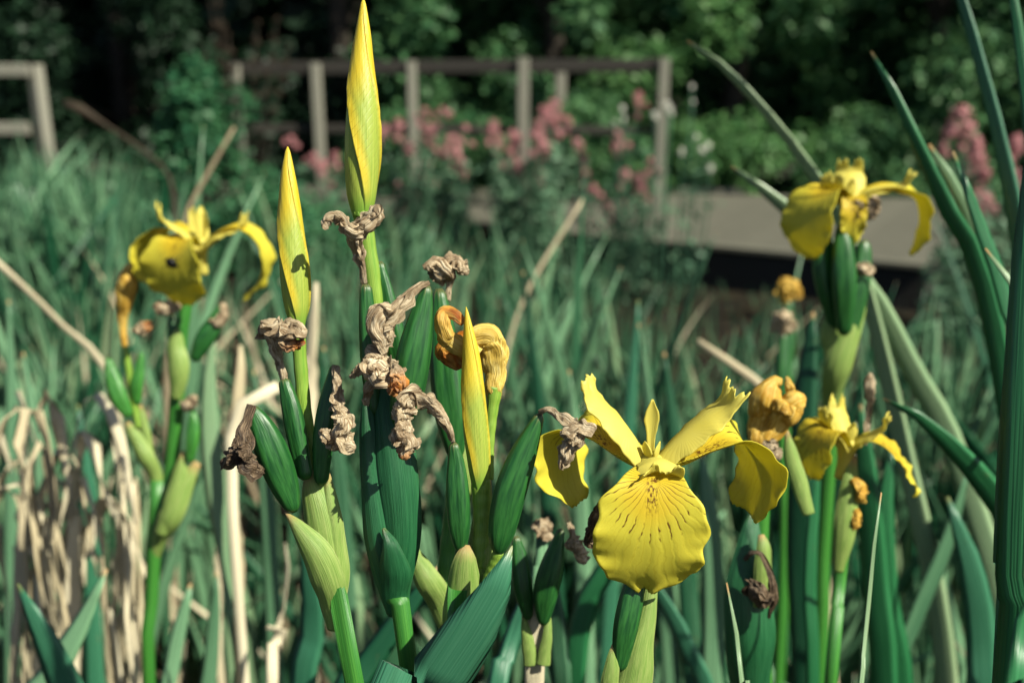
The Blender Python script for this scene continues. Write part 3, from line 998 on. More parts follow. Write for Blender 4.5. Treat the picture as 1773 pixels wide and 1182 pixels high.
tree('evergreen_tree', -6.4, 9.6, 5.0, 1.9, 'tree_shade_tone', 'evergreen tree coloured nearly black for shade behind the left fence', seed=11, group=None)
tree('evergreen_tree', -3.9, 10.2, 5.5, 2.0, 'tree_shade_tone', 'evergreen tree with deep shade in its leaf colour between left fence and shrub', seed=12, group=None, count=24000)
tree('evergreen_tree', -1.7, 10.0, 5.2, 1.8, 'tree_shade_tone', 'evergreen tree coloured dark for shade behind the two tall yellow buds', seed=13, group=None, count=24000)
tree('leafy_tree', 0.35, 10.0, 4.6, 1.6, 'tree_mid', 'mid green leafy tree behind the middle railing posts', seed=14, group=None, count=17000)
tree('leafy_tree', 2.1, 9.9, 4.4, 1.6, 'tree_lit_tone', 'leafy tree coloured a sunlit yellow-green behind the end post of the railing', seed=15, group=None, count=17000)
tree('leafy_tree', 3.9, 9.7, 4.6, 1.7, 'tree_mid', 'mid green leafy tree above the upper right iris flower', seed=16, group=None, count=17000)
tree('leafy_tree', 6.0, 9.4, 4.8, 1.8, 'tree_mid', 'leafy tree behind the long blades near the right edge', seed=17, group=None, count=16000)
# solid mass of wood further back
rs_ = np.random.RandomState(5)
cs_ = [(rs_.uniform(-12, 12), rs_.uniform(12.2, 14.5), rs_.uniform(0, 6.5)) for _ in range(700)]
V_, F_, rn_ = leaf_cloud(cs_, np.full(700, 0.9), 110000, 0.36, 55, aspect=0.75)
tag(add_mesh('far_wood', V_, F_, M['tree_shade_tone'], None, None, None, {'rnd': rn_}, smooth=False), 'mass of woodland foliage coloured dark for shade, closing the view', 'woodland', kind='stuff')
cs_ = [(rs_.uniform(-0.6, 12), rs_.uniform(10.6, 11.8), rs_.uniform(0, 4.0)) for _ in range(300)]
V_, F_, rn_ = leaf_cloud(cs_, np.full(300, 0.75), 90000, 0.12, 56)
tag(add_mesh('far_hedge', V_, F_, M['tree_mid'], None, None, None, {'rnd': rn_}, smooth=False), 'green wall of hedge foliage closing the view at right', 'hedge', kind='stuff')

# low hedge and ground cover behind the boardwalk ----------------------
def shrub(name, px, py_base, y, w, h, mat, label, count, size, seed, cat='shrub', depth=0.5, clumps=26, group=None):
    b = at_y(px, py_base, y); b[2] = 0
    T = Thing(name, b, label, cat, group)
    rs = np.random.RandomState(seed)
    cs = []
    for i in range(clumps):
        zz = h * (0.08 + 0.86 * rs.rand())
        f = math.sqrt(max(0.08, 1 - (zz / h) ** 2.2))
        cs.append((b[0] + rs.uniform(-1, 1) * w * f, b[1] + rs.uniform(-1, 1) * depth * f, zz))
    cloud_part(T, 'foliage', cs, np.full(clumps, 0.11 + 0.1 * w), count, size, mat, seed, upbias=0.8)
    for i in range(5):
        c = np.array(cs[rs.randint(len(cs))])
        q = catmull(np.array([[b[0] + rs.uniform(-.1, .1), b[1] + rs.uniform(-.1, .1), -0.02, 0.014], [(b[0] + c[0]) / 2, (b[1] + c[1]) / 2, c[2] * 0.6, 0.010], [*c, 0.003]]), 8)
        T.part('branch', sweep(q[:, :3], q[:, 3], q[:, 3], 6), M['bark'])
    return T


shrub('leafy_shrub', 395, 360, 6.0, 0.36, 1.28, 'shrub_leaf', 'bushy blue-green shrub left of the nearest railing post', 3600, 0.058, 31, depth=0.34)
shrub('leafy_shrub', 1270, 330, 8.0, 0.75, 0.80, 'tree_lit_tone', 'bright green shrub right of the railing end post', 5200, 0.06, 32)
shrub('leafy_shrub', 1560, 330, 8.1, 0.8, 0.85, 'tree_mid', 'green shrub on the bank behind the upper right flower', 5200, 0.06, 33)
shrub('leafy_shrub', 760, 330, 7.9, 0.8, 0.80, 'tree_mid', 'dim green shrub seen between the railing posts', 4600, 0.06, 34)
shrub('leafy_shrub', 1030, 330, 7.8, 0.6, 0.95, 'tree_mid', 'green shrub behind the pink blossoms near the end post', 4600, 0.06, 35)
shrub('leafy_shrub', 590, 400, 6.1, 0.4, 0.42, 'shrub_leaf', 'low green shrub beneath the tallest bud', 1600, 0.05, 36, depth=0.25)
shrub('leafy_shrub', 450, 420, 5.6, 0.45, 0.55, 'shrub_leaf', 'low green shrub right of the leaning dry stem', 2000, 0.05, 37, depth=0.3)

# brown dead seed plumes above the shrub
dk = at_y(420, 330, 6.7); dk[2] = 0
T = Thing('dead_dock_plant', dk, 'dead brown seed plumes rising above the bushy shrub', 'plant')
for i, (px, py) in enumerate(((365, 10), (350, 75), (395, 60), (445, 40), (480, 35), (500, 80), (375, -30))):
    e = at_y(px, py, 6.7 + 0.05 * (i % 3))
    q = catmull(np.array([[dk[0] + 0.02 * (i - 3), dk[1], -0.02, 0.006], [dk[0] * 0.5 + e[0] * 0.5, e[1], e[2] * 0.55, 0.005], [*e, 0.003]]), 14)
    T.part('stem', sweep(q[:, :3], q[:, 3], q[:, 3], 6), M['bark'])
    cc = [q[j, :3] for j in (9, 10, 11, 12, 13)]
    cloud_part(T, 'seed_plume', cc, np.array([0.035, .04, .04, .035, .02]), 240, 0.022, 'brown_plume', 60 + i)['kind'] = 'stuff'


# ------------------------------------------------------------------ valerian
def floret_head(n, seed, rx, rz):
    rs = np.random.RandomState(seed)
    V, F = [], []
    rn = []
    for i in range(n):
        d = rs.randn(3); d /= np.linalg.norm(d)
        p = d * np.array([rx, rx, rz]) * rs.rand() ** 0.4
        s = 0.0085 * (0.7 + 0.6 * rs.rand())
        a = rs.rand() * 3
        k0 = len(V)
        # five-lobed open floret with a short tube
        V.append(p - d * s * 1.2)
        nrm = d; u = np.cross(nrm, [0.3, 0.5, 0.81]); u /= np.linalg.norm(u); w = np.cross(nrm, u)
        for j in range(5):
            an = a + j * 2 * math.pi / 5
            V.append(p + (u * math.cos(an) + w * math.sin(an)) * s)
        V.append(p + d * s * 0.25)
        for j in range(5):
            F.append([k0, k0 + 1 + (j + 1) % 5, k0 + 1 + j])
            F.append([k0 + 6, k0 + 1 + j, k0 + 1 + (j + 1) % 5])
        r = rs.rand()
        rn += [r] * 7
    return np.array(V), F, np.array(rn)


HEADS = {}
for mat in ('pink', 'white'):
    for k in range(4):
        V, F, rn = floret_head(60, k + (9 if mat == 'white' else 0), 0.036 + 0.006 * k, 0.042 + 0.012 * (k % 3))
        me = bpy.data.meshes.new('flower_head')
        me.from_pydata(V.tolist(), [], F)
        at = me.attributes.new('rnd', 'FLOAT', 'POINT'); at.data.foreach_set('value', rn.astype(np.float32))
        me.materials.append(M[mat])
        HEADS[mat, k] = me


def valerian(heads, y, label, mat='pink', base_px=None, nleaf=420, name='valerian_plant', cat='plant', hs=1.0, yspread=0.18, seed=3, leafz=0.75):
    rs = np.random.RandomState(seed)
    xs = [at_y(px, py, y)[0] for px, py in heads]
    b = np.array([np.mean(xs), y, 0.0])
    T = Thing(name, b, label, cat)
    cs, rr = [], []
    for i, (px, py) in enumerate(heads):
        yy = y + rs.uniform(-yspread, yspread)
        e = at_y(px, py, yy)
        root = np.array([b[0] + (e[0] - b[0]) * 0.55 + rs.uniform(-.04, .04), b[1] + (yy - b[1]) * 0.5, -0.02])
        q = catmull(np.array([[*root, 0.005], [*((root + e) / 2 + np.array([(e[0] - b[0]) * 0.1, 0, 0.03])), 0.004], [*e, 0.003]]), 9)
        st = T.part('stem', sweep(q[:, :3], q[:, 3], q[:, 3], 6), M['val_leaf'])
        for k in range(4 if mat == 'pink' else 1):
            o = bpy.data.objects.new('flower_head', HEADS[mat, rs.randint(4)])
            COL.objects.link(o); o.parent = T.o
            jit = np.array([rs.uniform(-.045, .045), rs.uniform(-.04, .04), -rs.uniform(0.02, .10)]) if k else np.zeros(3)
            o.location = Vector(e + jit - T.base)
            s = hs * rs.uniform(0.55, 1.0) * (1.0 if k == 0 else 0.7)
            o.scale = (s, s, s * rs.uniform(0.8, 1.15)); o.rotation_euler = (rs.uniform(-.3, .3), rs.uniform(-.3, .3), rs.uniform(0, 6))
        for k in (1, 2, 3, 4, 5, 6):
            cs.append(q[k, :3]); rr.append(0.07 + 0.05 * leafz)
    V, F, rn = leaf_cloud(cs, np.array(rr), nleaf, 0.055, seed, upbias=0.4, aspect=0.42)
    add_mesh('foliage', V, F, M['val_leaf'], T.o, T.base, None, {'rnd': rn}, smooth=False)
    return T


valerian([(505, 240), (543, 272), (580, 268), (582, 292), (560, 285)], 6.35, 'small pink valerian between shrub and tallest bud', seed=3, nleaf=420)
valerian([(690, 218), (735, 192), (766, 190), (726, 215), (706, 252), (748, 235), (785, 238), (798, 280), (772, 255), (740, 288), (795, 300), (690, 320), (664, 222), (806, 222), (778, 240), (790, 262), (752, 262), (735, 225)], 6.2, 'large pink valerian right of the tallest bud', seed=4, nleaf=2900, hs=1.0)
valerian([(855, 218), (886, 232), (882, 262), (944, 192), (960, 184), (934, 215), (942, 250), (980, 206), (872, 282), (934, 285), (898, 240), (862, 238), (950, 205), (928, 235), (890, 275), (908, 290)], 6.0, 'dense pink valerian around the tallest pale railing post', seed=5, nleaf=2500, hs=1.0)
valerian([(1015, 298), (1002, 250), (1074, 240), (1064, 252), (1105, 168), (1082, 303), (1126, 280), (1113, 320), (1052, 358), (1086, 350), (1028, 325), (1122, 300), (1107, 310), (1070, 232)], 5.5, 'sparse pink valerian spreading by the boardwalk end post', seed=6, nleaf=700, hs=0.85)
valerian([(1662, 196), (1642, 232), (1686, 245), (1692, 275), (1758, 250), (1768, 325), (1702, 305), (1704, 345), (1650, 330), (1672, 220), (1690, 262), (1745, 280)], 4.7, 'pink valerian beyond the long leaves at the right edge', seed=7, nleaf=900, hs=1.0)
valerian([(1080, 206), (1077, 188), (1154, 180), (1162, 196), (1134, 200), (1200, 177), (1198, 150), (1206, 237), (1226, 252), (1230, 291), (1064, 212), (1180, 262), (1160, 188), (1215, 260)], 5.3, 'white valerian sprays in front of the railing end post', mat='white', seed=8, nleaf=120, hs=0.5, yspread=0.1)
# ================================================================== NEAR IRIS STALKS
# --- stalk with the shorter bud and three pods -----------------------
s0 = [(614, 1182, .457, 17), (592, 1105, .455, 17), (577, 1045, .452, 20)]
A = Thing('iris_stalk', ground_of(s0), 'iris stalk carrying the shorter yellow bud, three green pods and withered blooms', 'iris')
stem(A, s0, ground=True)
spathe(A, [(584, 1085, .4545, 17), (577, 1045, .4525, 22), (572, 985, .451, 32), (560, 905, .450, 34), (546, 850, .451, 25), (533, 812, .452, 5)])
spathe(A, [(586, 1088, .4540, 17.5), (578, 1045, .4500, 23), (567, 1000, .4450, 29), (544, 950, .442, 26), (515, 910, .442, 13), (493, 886, .442, 1)], depth=0.5)
spathe(A, [(580, 1035, .452, 12), (581, 950, .449, 13), (574, 880, .449, 15), (566, 818, .450, 5)], depth=0.7)
c1 = capsule(A, [(510, 886, .443, 14), (492, 840, .441, 30), (471, 785, .438, 35), (452, 738, .436, 26), (434, 703, .435, 10)], phase=0.1)
withered(A, [[(434, 702, .433, 8), (424, 738, .430, 9), (414, 778, .428, 17), (397, 800, .426, 20), (382, 801, .426, 11)],
             [(415, 782, .427, 14), (430, 808, .425, 17), (446, 816, .426, 13), (458, 818, .428, 4)],
             [(420, 770, .424, 12), (424, 784, .422, 13), (430, 795, .422, 7)]], 3, 'dry_brown', c1, label='dark brown shrivelled bloom')
c2 = capsule(A, [(530, 830, .447, 16), (516, 760, .447, 22), (505, 705, .447, 21), (491, 655, .447, 11)], phase=1.0)
withered(A, [[(491, 656, .447, 7), (483, 620, .446, 8), (470, 585, .444, 15), (458, 568, .442, 19), (450, 562, .442, 9)],
             [(456, 562, .440, 14), (482, 570, .437, 18), (508, 574, .436, 15), (530, 580, .437, 9)],
             {'pts': [(488, 578, .438, 11), (497, 596, .438, 13), (512, 598, .438, 9), (527, 590, .438, 6)], 'warm': (0.2, 0.7)}], 8, parent=c2)
stem(A, [(548, 850, .456, 14), (530, 735, .455, 13), (521, 640, .454, 12), (515, 560, .453, 13)], 'stem_lime', name='bud_stalk')
bud(A, [(516, 572, .453, 11), (513, 525, .453, 22), (509, 470, .452, 25), (505, 410, .452, 23), (502, 350, .452, 18), (499, 300, .452, 12), (498, 254, .452, 3)], phase=100, twist=130)
c3 = capsule(A, [(556, 840, .447, 14), (560, 770, .445, 22), (567, 705, .444, 20), (581, 632, .443, 10)], phase=0.7)
withered(A, [[(581, 632, .440, 6), (582, 665, .436, 8), (582, 690, .434, 11), (586, 712, .432, 13)],
             [(583, 708, .432, 14), (594, 728, .431, 17), (588, 752, .430, 16), (602, 772, .431, 14), (615, 778, .432, 6)],
             [(556, 742, .431, 5), (566, 758, .430, 11), (577, 772, .431, 10), (590, 770, .432, 8)]], 17, parent=c3)

# --- stalk with the tallest bud -------------------------------------
s0 = [(712, 1182, .457, 16), (698, 1110, .455, 18), (683, 1030, .452, 22)]
B = Thing('iris_stalk', ground_of(s0), 'iris stalk topped by the tallest yellow bud with pods and crumpled tan blooms', 'iris')
stem(B, s0, ground=True)
spathe(B, [(690, 1065, .4535, 18), (686, 1020, .452, 24), (694, 940, .448, 32), (690, 850, .446, 37), (680, 760, .447, 36), (668, 690, .449, 22), (662, 650, .450, 6)], 'spathe_deep')
spathe(B, [(688, 1060, .4535, 18), (676, 1010, .451, 24), (655, 920, .448, 25), (642, 820, .447, 18), (637, 730, .448, 14), (634, 672, .449, 4)], 'spathe_deep', depth=0.7)
spathe(B, [(689, 1062, .4525, 18.5), (684, 1025, .449, 23), (684, 985, .444, 26), (676, 945, .440, 15), (664, 914, .441, 3)], 'spathe_deep', depth=0.45, label='short bract with a dry split tip')
c1 = capsule(B, [(650, 720, .449, 12), (642, 650, .448, 19), (637, 570, .447, 19), (633, 492, .446, 12)], phase=0.3)
withered(B, [[(630, 492, .446, 6), (628, 462, .444, 5), (622, 438, .442, 13), (617, 420, .440, 19), (624, 400, .438, 20), (640, 380, .436, 17), (654, 362, .436, 14), (656, 354, .436, 6)],
             [(625, 404, .437, 16), (606, 398, .434, 14), (588, 378, .432, 12), (572, 376, .431, 10), (564, 390, .431, 8), (567, 397, .431, 4)]], 25, parent=c1, warm=None)
c2 = capsule(B, [(700, 660, .463, 15), (686, 590, .462, 24), (671, 520, .461, 20), (656, 453, .460, 10)], phase=0.9)
stem(B, [(668, 700, .458, 12), (655, 580, .458, 13), (645, 480, .457, 14), (634, 410, .456, 15), (627, 366, .455, 18)], 'stem_lime', name='bud_stalk')
bud(B, [(626, 378, .455, 15), (627, 345, .455, 24), (627, 290, .454, 30), (627, 230, .453, 30), (628, 170, .453, 27), (628, 110, .453, 20), (629, 55, .453, 13), (629, -3, .453, 3)], phase=118, twist=150)
c3 = capsule(B, [(690, 740, .440, 16), (702, 690, .438, 34), (716, 610, .436, 36), (729, 545, .435, 25), (740, 494, .434, 10)], phase=0.2)
withered(B, [[(742, 490, .434, 5), (728, 496, .430, 7), (705, 518, .427, 12), (682, 540, .425, 17), (662, 540, .424, 22), (650, 558, .424, 19), (655, 585, .425, 16), (668, 610, .427, 8)],
             [(672, 548, .428, 12), (674, 575, .428, 10), (672, 600, .428, 8)]], 33, parent=c3)
w2 = withered(B, [[(636, 605, .430, 8), (648, 615, .427, 20), (652, 636, .425, 27), (668, 648, .424, 25), (680, 655, .423, 18), (690, 668, .423, 13)],
                  {'pts': [(684, 640, .423, 12), (692, 655, .421, 15), (686, 672, .421, 14), (676, 680, .422, 8)], 'warm': (0.1, 0.4)},
                  [(640, 628, .426, 12), (622, 640, .427, 8), (606, 654, .428, 4)],
                  [(645, 655, .428, 11), (637, 680, .431, 8), (633, 702, .433, 4)]], 41, parent=None, rough=0.42)

# --- stalk with the narrow bud between two pods ----------------------
s0 = [(790, 1182, .446, 20), (795, 1120, .444, 24), (806, 1050, .441, 30)]
C_ = Thing('iris_stalk', ground_of(s0), 'iris stalk with a narrow pointed bud rising between two ribbed green pods', 'iris')
stem(C_, s0, ground=True, mat='stem')
spathe(C_, [(793, 1150, .444, 24), (800, 1080, .440, 33), (803, 1010, .436, 29), (806, 965, .433, 19), (808, 943, .434, 6)], label='pale bract with a brown tip')
spathe(C_, [(822, 1060, .443, 26), (832, 960, .440, 22), (836, 890, .440, 17), (838, 830, .440, 13)], depth=0.75)
stem(C_, [(830, 980, .439, 15), (834, 900, .438, 15), (832, 830, .437, 17)], 'stem_lime', name='bud_stalk')
bud(C_, [(832, 850, .437, 14), (828, 800, .436, 19), (823, 740, .435, 22), (820, 680, .434, 20), (817, 620, .434, 15), (812, 575, .434, 9), (807, 531, .434, 1.5)], phase=70, twist=90, green=0.6)
sp = stem(C_, [(846, 830, .444, 9), (848, 770, .445, 8), (852, 715, .446, 10), (858, 670, .446, 13)], 'stem_lime', name='spent_flower_stalk')
withered(C_, [[(855, 690, .446, 12), (858, 645, .446, 20), (853, 605, .446, 26), (840, 580, .445, 24), (822, 588, .444, 20), (805, 606, .443, 15)],
              {'pts': [(828, 615, .442, 15), (800, 598, .440, 17), (775, 585, .438, 16), (765, 560, .437, 14), (772, 542, .437, 11), (790, 548, .436, 10), (803, 560, .436, 8)], 'warm': (0.35, 0.95)},
              {'pts': [(822, 590, .452, 18), (790, 600, .452, 22), (772, 606, .451, 19), (785, 625, .450, 14), (802, 636, .449, 7)], 'warm': (-1.0, 0.1)}],
         52, 'dry_cream', sp, pleat=0.07, rough=0.12, twist=0.8, solid=True, name='faded_flower', label='curled yellow and orange fading flower')
c1 = capsule(C_, [(798, 955, .436, 11), (796, 910, .434, 23), (793, 850, .433, 25), (790, 800, .433, 18), (785, 766, .432, 9)], phase=0.75)
withered(C_, [[(785, 766, .431, 4), (776, 742, .429, 7), (758, 712, .426, 11), (735, 692, .424, 15), (712, 688, .422, 19), (697, 702, .421, 18)],
              [(705, 694, .422, 16), (694, 712, .421, 20), (700, 735, .420, 16), (702, 750, .420, 12)],
              {'pts': [(690, 738, .421, 9), (692, 752, .420, 18), (702, 768, .420, 21), (698, 785, .421, 14), (694, 792, .421, 6)], 'warm': (0.72, 0.95)}], 61, parent=c1)
stem(C_, [(838, 1030, .436, 11), (850, 990, .433, 10), (863, 955, .430, 10)], 'stem_lime', name='pod_stalk')
c2 = capsule(C_, [(862, 962, .430, 10), (868, 920, .428, 28), (883, 850, .426, 34), (908, 780, .425, 27), (936, 716, .424, 9)], phase=0.45)
withered(C_, [[(934, 714, .423, 5), (950, 709, .420, 5), (972, 722, .417, 8), (995, 738, .414, 14), (1016, 746, .412, 15), (1026, 752, .412, 8)],
              [(1000, 742, .412, 15), (992, 756, .411, 17), (984, 778, .411, 15), (975, 798, .412, 11), (970, 812, .412, 5)],
              [(972, 750, .412, 6), (985, 752, .410, 13), (1000, 765, .410, 12), (1008, 760, .411, 7)]], 70, parent=c2)

# --- broad leaf crossing in front -----------------------------------
near_leaf('broad dark green leaf crossing the foot of the middle stalks', [(640, 1340, .440, 60), (722, 1225, .432, 62), (790, 1130, .424, 56), (846, 1040, .417, 37), (872, 990, .415, 17), (887, 944, .414, 1)], 'leaf_near', tw=(0.3, -0.25), n=60)

# --- pod on the stalk just behind ------------------------------------
s0 = [(786, 1182, .52, 14), (780, 1100, .52, 15), (768, 1035, .515, 18)]
K = Thing('iris_stalk', ground_of(s0), 'blurred iris stalk behind the middle with a fat pod and tan bloom on top', 'iris')
stem(K, s0, ground=True)
stem(K, [(768, 1040, .516, 17), (775, 950, .515, 14), (785, 860, .512, 13), (790, 790, .51, 14)], 'stem')
spathe(K, [(778, 1090, .518, 16), (764, 1045, .514, 22), (745, 1010, .508, 24), (722, 970, .508, 16), (706, 930, .509, 3)])
spathe(K, [(788, 900, .515, 14), (800, 820, .512, 24), (800, 770, .512, 20), (797, 730, .512, 4)], 'spathe')
c1 = capsule(K, [(790, 800, .50, 14), (782, 720, .50, 34), (772, 630, .50, 34), (766, 560, .50, 24), (760, 500, .50, 12)], phase=0.6)
withered(K, [[(775, 520, .50, 5), (778, 490, .50, 6), (775, 470, .498, 22), (760, 462, .497, 24), (745, 470, .497, 14)], [(770, 455, .497, 10), (785, 452, .497, 14), (800, 468, .497, 12), (810, 474, .497, 5)]], 77, parent=c1, rough=0.4)

# --- the large open flower -------------------------------------------
s0 = [(1068, 1215, .452, 34), (1085, 1130, .451, 28), (1098, 1060, .450, 22), (1108, 1000, .450, 17), (1116, 930, .449, 14), (1124, 870, .449, 13)]
D = Thing('iris_plant', ground_of(s0), 'iris with the large fully open yellow flower, brown-veined and sharpest in view', 'iris')
stem(D, s0, 'stem_lime', ground=True)
capsule(D, [(1072, 1160, .444, 14), (1082, 1090, .441, 26), (1094, 1030, .441, 25), (1106, 980, .442, 12)], phase=0.5, name='ovary')
spathe(D, [(1075, 1215, .447, 36), (1090, 1130, .444, 26), (1106, 1060, .444, 15), (1118, 990, .446, 8)], offset=(0.004, 0, 0), label='pale torn sheath on the sunny side')
spathe(D, [(1050, 1230, .444, 16), (1058, 1160, .441, 14), (1062, 1115, .441, 3)])
cD = P(1127, 806, .449)
front_rz = [(0.4, 0.0), (1.6, 0.50), (2.5, 0.30), (3.05, -0.50), (3.4, -1.75), (3.4, -3.0), (3.2, -3.9), (2.9, -4.6)]
front_ws = [0.55, 0.85, 1.45, 2.2, 2.4, 2.25, 1.7, 0.5]
right_rz = [(0.4, -0.35), (1.6, -0.05), (2.9, 0.50), (4.2, 0.75), (5.2, -0.1), (5.45, -1.5), (5.1, -3.0)]
right_ws = [0.6, 1.0, 1.25, 1.75, 2.15, 2.1, 1.2]
left_rz = [(0.4, -0.3), (1.5, 0.1), (2.7, 0.75), (3.8, 0.95), (4.5, 0.0), (4.35, -1.5), (3.7, -2.8)]
left_ws = [0.6, 1.0, 1.3, 1.9, 2.35, 2.0, 0.7]
iris_flower(D, cD,
            [dict(a=-5, rz=front_rz, ws=front_ws, cup=(0.15, -0.08), flare=0.18, fringe=0.2, asym=-0.2, lean=-0.15),
             dict(a=106, rz=right_rz, ws=right_ws, cup=(0.8, -0.2)),
             dict(a=-122, rz=left_rz, ws=left_ws, cup=(0.7, -0.15))],
            [dict(a=2, rz=[(0.1, 0.0), (0.8, 0.75), (1.6, 0.95), (2.2, 0.75), (2.45, 1.0)], ws=[0.6, 0.8, 0.88, 0.92, 0.85], cup=(-0.45, -0.35)),
             dict(a=104, rz=[(0.1, 0.1), (1.2, 1.15), (2.4, 2.05), (3.3, 2.6), (3.75, 3.3)], ws=[0.6, 0.95, 1.1, 0.95, 0.8]),
             dict(a=-112, rz=[(0.1, 0.1), (0.9, 1.25), (1.8, 2.2), (2.6, 2.85), (3.0, 3.6)], ws=[0.6, 0.92, 1.02, 0.9, 0.75])],
            [dict(a=178, rz=[(0.4, 0.3), (0.45, 1.3), (0.5, 2.2), (0.5, 3.0)], ws=[0.14, 0.20, 0.33, 0.04]),
             dict(a=62, k=0.5), dict(a=-62, k=0.5)], seed=5)

# --- pair of small pods on a dry stem --------------------------------
s0 = [(925, 1182, .545, 17), (928, 1110, .545, 18), (930, 1068, .54, 15)]
E = Thing('iris_stalk', ground_of(s0), 'straw-coloured stalk bearing two upright dark pods beside the broad leaf', 'iris')
G = to_ground(s0)
Sx = catmull(G, 40)
E.part('stem', sweep(Sx[:, :3], Sx[:, 3], Sx[:, 3] * 0.8, 12), M['straw'], label='dry straw-coloured stem')
spathe(E, [(920, 1150, .538, 14), (912, 1100, .536, 10), (906, 1062, .536, 3)], 'spathe')
spathe(E, [(940, 1150, .536, 12), (948, 1095, .534, 8), (950, 1060, .535, 3)], 'spathe')
c1 = capsule(E, [(915, 1072, .535, 10), (906, 1020, .533, 20), (899, 970, .533, 18), (893, 928, .533, 8)], phase=0.2)
c2 = capsule(E, [(940, 1082, .53, 10), (945, 1030, .527, 26), (956, 980, .525, 25), (972, 915, .524, 7)], phase=0.8)
withered(E, [[(985, 905, .528, 4), (992, 925, .526, 6), (1000, 945, .524, 14), (1008, 960, .524, 12), (1014, 975, .524, 5)], [(980, 938, .525, 7), (995, 945, .523, 11), (1005, 940, .523, 6)]], 81, parent=c2)
near_leaf('narrow green leaf tipped with a tan curl left of the large flower', [(928, 1100, .60, 13), (938, 1000, .60, 15), (940, 930, .60, 14), (938, 905, .60, 6)], 'leaf', n=40)
st2 = [(1046, 1010, .47, 6), (1030, 960, .47, 7), (1024, 930, .468, 12)]
withered(D, [[(1040, 870, .470, 5), (1033, 890, .468, 9), (1027, 915, .466, 12), (1020, 942, .466, 9), (1018, 948, .466, 4)]], 85, 'dry_brown', None, label='brown tube of an older bloom behind the petals')
withered(E, [[(925, 905, .598, 6), (935, 912, .596, 16), (945, 922, .596, 14), (952, 935, .597, 5)]], 86, parent=None)

# --- stalk with the orange folded flower ------------------------------
s0 = [(1300, 1215, .60, 40), (1302, 1140, .60, 34), (1306, 1060, .595, 24), (1312, 960, .59, 18), (1318, 860, .585, 16), (1322, 780, .58, 20)]
Fk = Thing('iris_stalk', ground_of(s0), 'iris stalk ending in an orange folded flower right of the large bloom', 'iris')
stem(Fk, s0, ground=True)
spathe(Fk, [(1300, 1200, .585, 30), (1298, 1110, .572, 42), (1296, 1020, .57, 40), (1297, 960, .572, 28), (1301, 915, .574, 16), (1306, 880, .577, 3)], 'spathe_deep', label='dark green sheath')
spathe(Fk, [(1318, 1050, .562, 14), (1320, 1000, .560, 16), (1322, 950, .560, 13), (1318, 925, .562, 5)], 'spathe')
spathe(Fk, [(1400, 890, .60, 10), (1385, 840, .60, 14), (1370, 790, .60, 13), (1362, 745, .60, 3)], 'spathe')
withered(Fk, [[(1290, 968, .556, 4), (1302, 957, .553, 4), (1318, 960, .551, 4), (1330, 985, .550, 5), (1338, 1020, .550, 7), (1340, 1045, .551, 6), (1330, 1070, .553, 3)],
              [(1338, 1035, .549, 8), (1322, 1040, .546, 16), (1308, 1022, .545, 18), (1312, 1005, .546, 10)]], 90, 'dry_brown', None)
ff = withered(Fk, [[(1318, 800, .575, 18), (1318, 750, .573, 26), (1322, 710, .572, 30), (1326, 685, .571, 28), (1332, 668, .569, 20), (1345, 662, .567, 12), (1350, 668, .566, 7)],
              [(1322, 770, .572, 16), (1345, 735, .568, 20), (1366, 710, .566, 22), (1382, 694, .565, 20), (1394, 686, .565, 9)],
              [(1340, 700, .563, 12), (1352, 704, .561, 13), (1360, 712, .561, 9), (1364, 722, .561, 6)],
              [(1372, 690, .565, 8), (1366, 670, .565, 8), (1362, 652, .565, 3)]],
         95, 'dry_orange', None, pleat=0.035, rough=0.06, twist=0.5, solid=True, name='folded_flower', label='orange-yellow flower rolled up as it fades')
withered(Fk, [[(1322, 800, .562, 6), (1335, 775, .560, 11), (1345, 765, .560, 8)], [(1330, 790, .560, 7), (1345, 785, .559, 8), (1350, 775, .559, 4)]], 97, parent=None)

# --- smaller pale flower -----------------------------------------------
s0 = [(1438, 1182, .66, 11), (1448, 1060, .655, 11), (1456, 980, .65, 12), (1464, 900, .645, 14)]
Gk = Thing('iris_plant', ground_of(s0), 'iris with the small ageing yellow flower on a pale lit sheath', 'iris')
stem(Gk, s0, ground=True)
spathe(Gk, [(1452, 990, .64, 8), (1462, 920, .635, 19), (1470, 850, .634, 17), (1478, 790, .636, 6)])
cG = P(1466, 772, .635)
iris_flower(Gk, cG,
            [dict(a=-62, rz=[(0.3, 0), (1.4, 1.2), (2.3, 1.5), (2.9, 0.7), (3.0, -0.6), (2.7, -1.8)], ws=[0.6, 0.95, 1.3, 1.55, 1.4, 0.5]),
             dict(a=72, rz=[(0.3, 0), (1.4, 0.7), (2.6, 0.3), (3.6, -0.6), (4.4, -1.6), (4.7, -2.3)], ws=[0.6, 0.95, 1.25, 1.3, 0.95, 0.3]),
             dict(a=205, rz=[(0.3, 0), (1.2, 0.8), (2.2, 0.4), (2.7, -0.9), (2.7, -2.0)], ws=[0.5, 0.7, 0.9, 1.2, 0.6])],
            [dict(a=-70, k=0.62, w=1.1), dict(a=65, k=0.6, w=1.1), dict(a=190, k=0.62)], [dict(a=10, k=0.6), dict(a=130, k=0.6)], seed=15, tilt=(0.08, 0))
withered(Gk, [[(1474, 830, .632, 6), (1488, 842, .630, 12), (1492, 858, .630, 12), (1484, 868, .631, 6)], [(1480, 880, .633, 6), (1482, 900, .632, 10), (1480, 915, .633, 5)]], 101, 'dry_orange', None, name='withered_bloom', label='small orange shrivelled bloom on the sheath')
withered(Gk, [[(1498, 770, .655, 3), (1502, 740, .655, 5), (1506, 700, .655, 5), (1505, 670, .655, 10), (1506, 655, .655, 10), (1508, 645, .655, 4)]], 103, 'dry', None, label='thin tan bloom standing behind the flower')

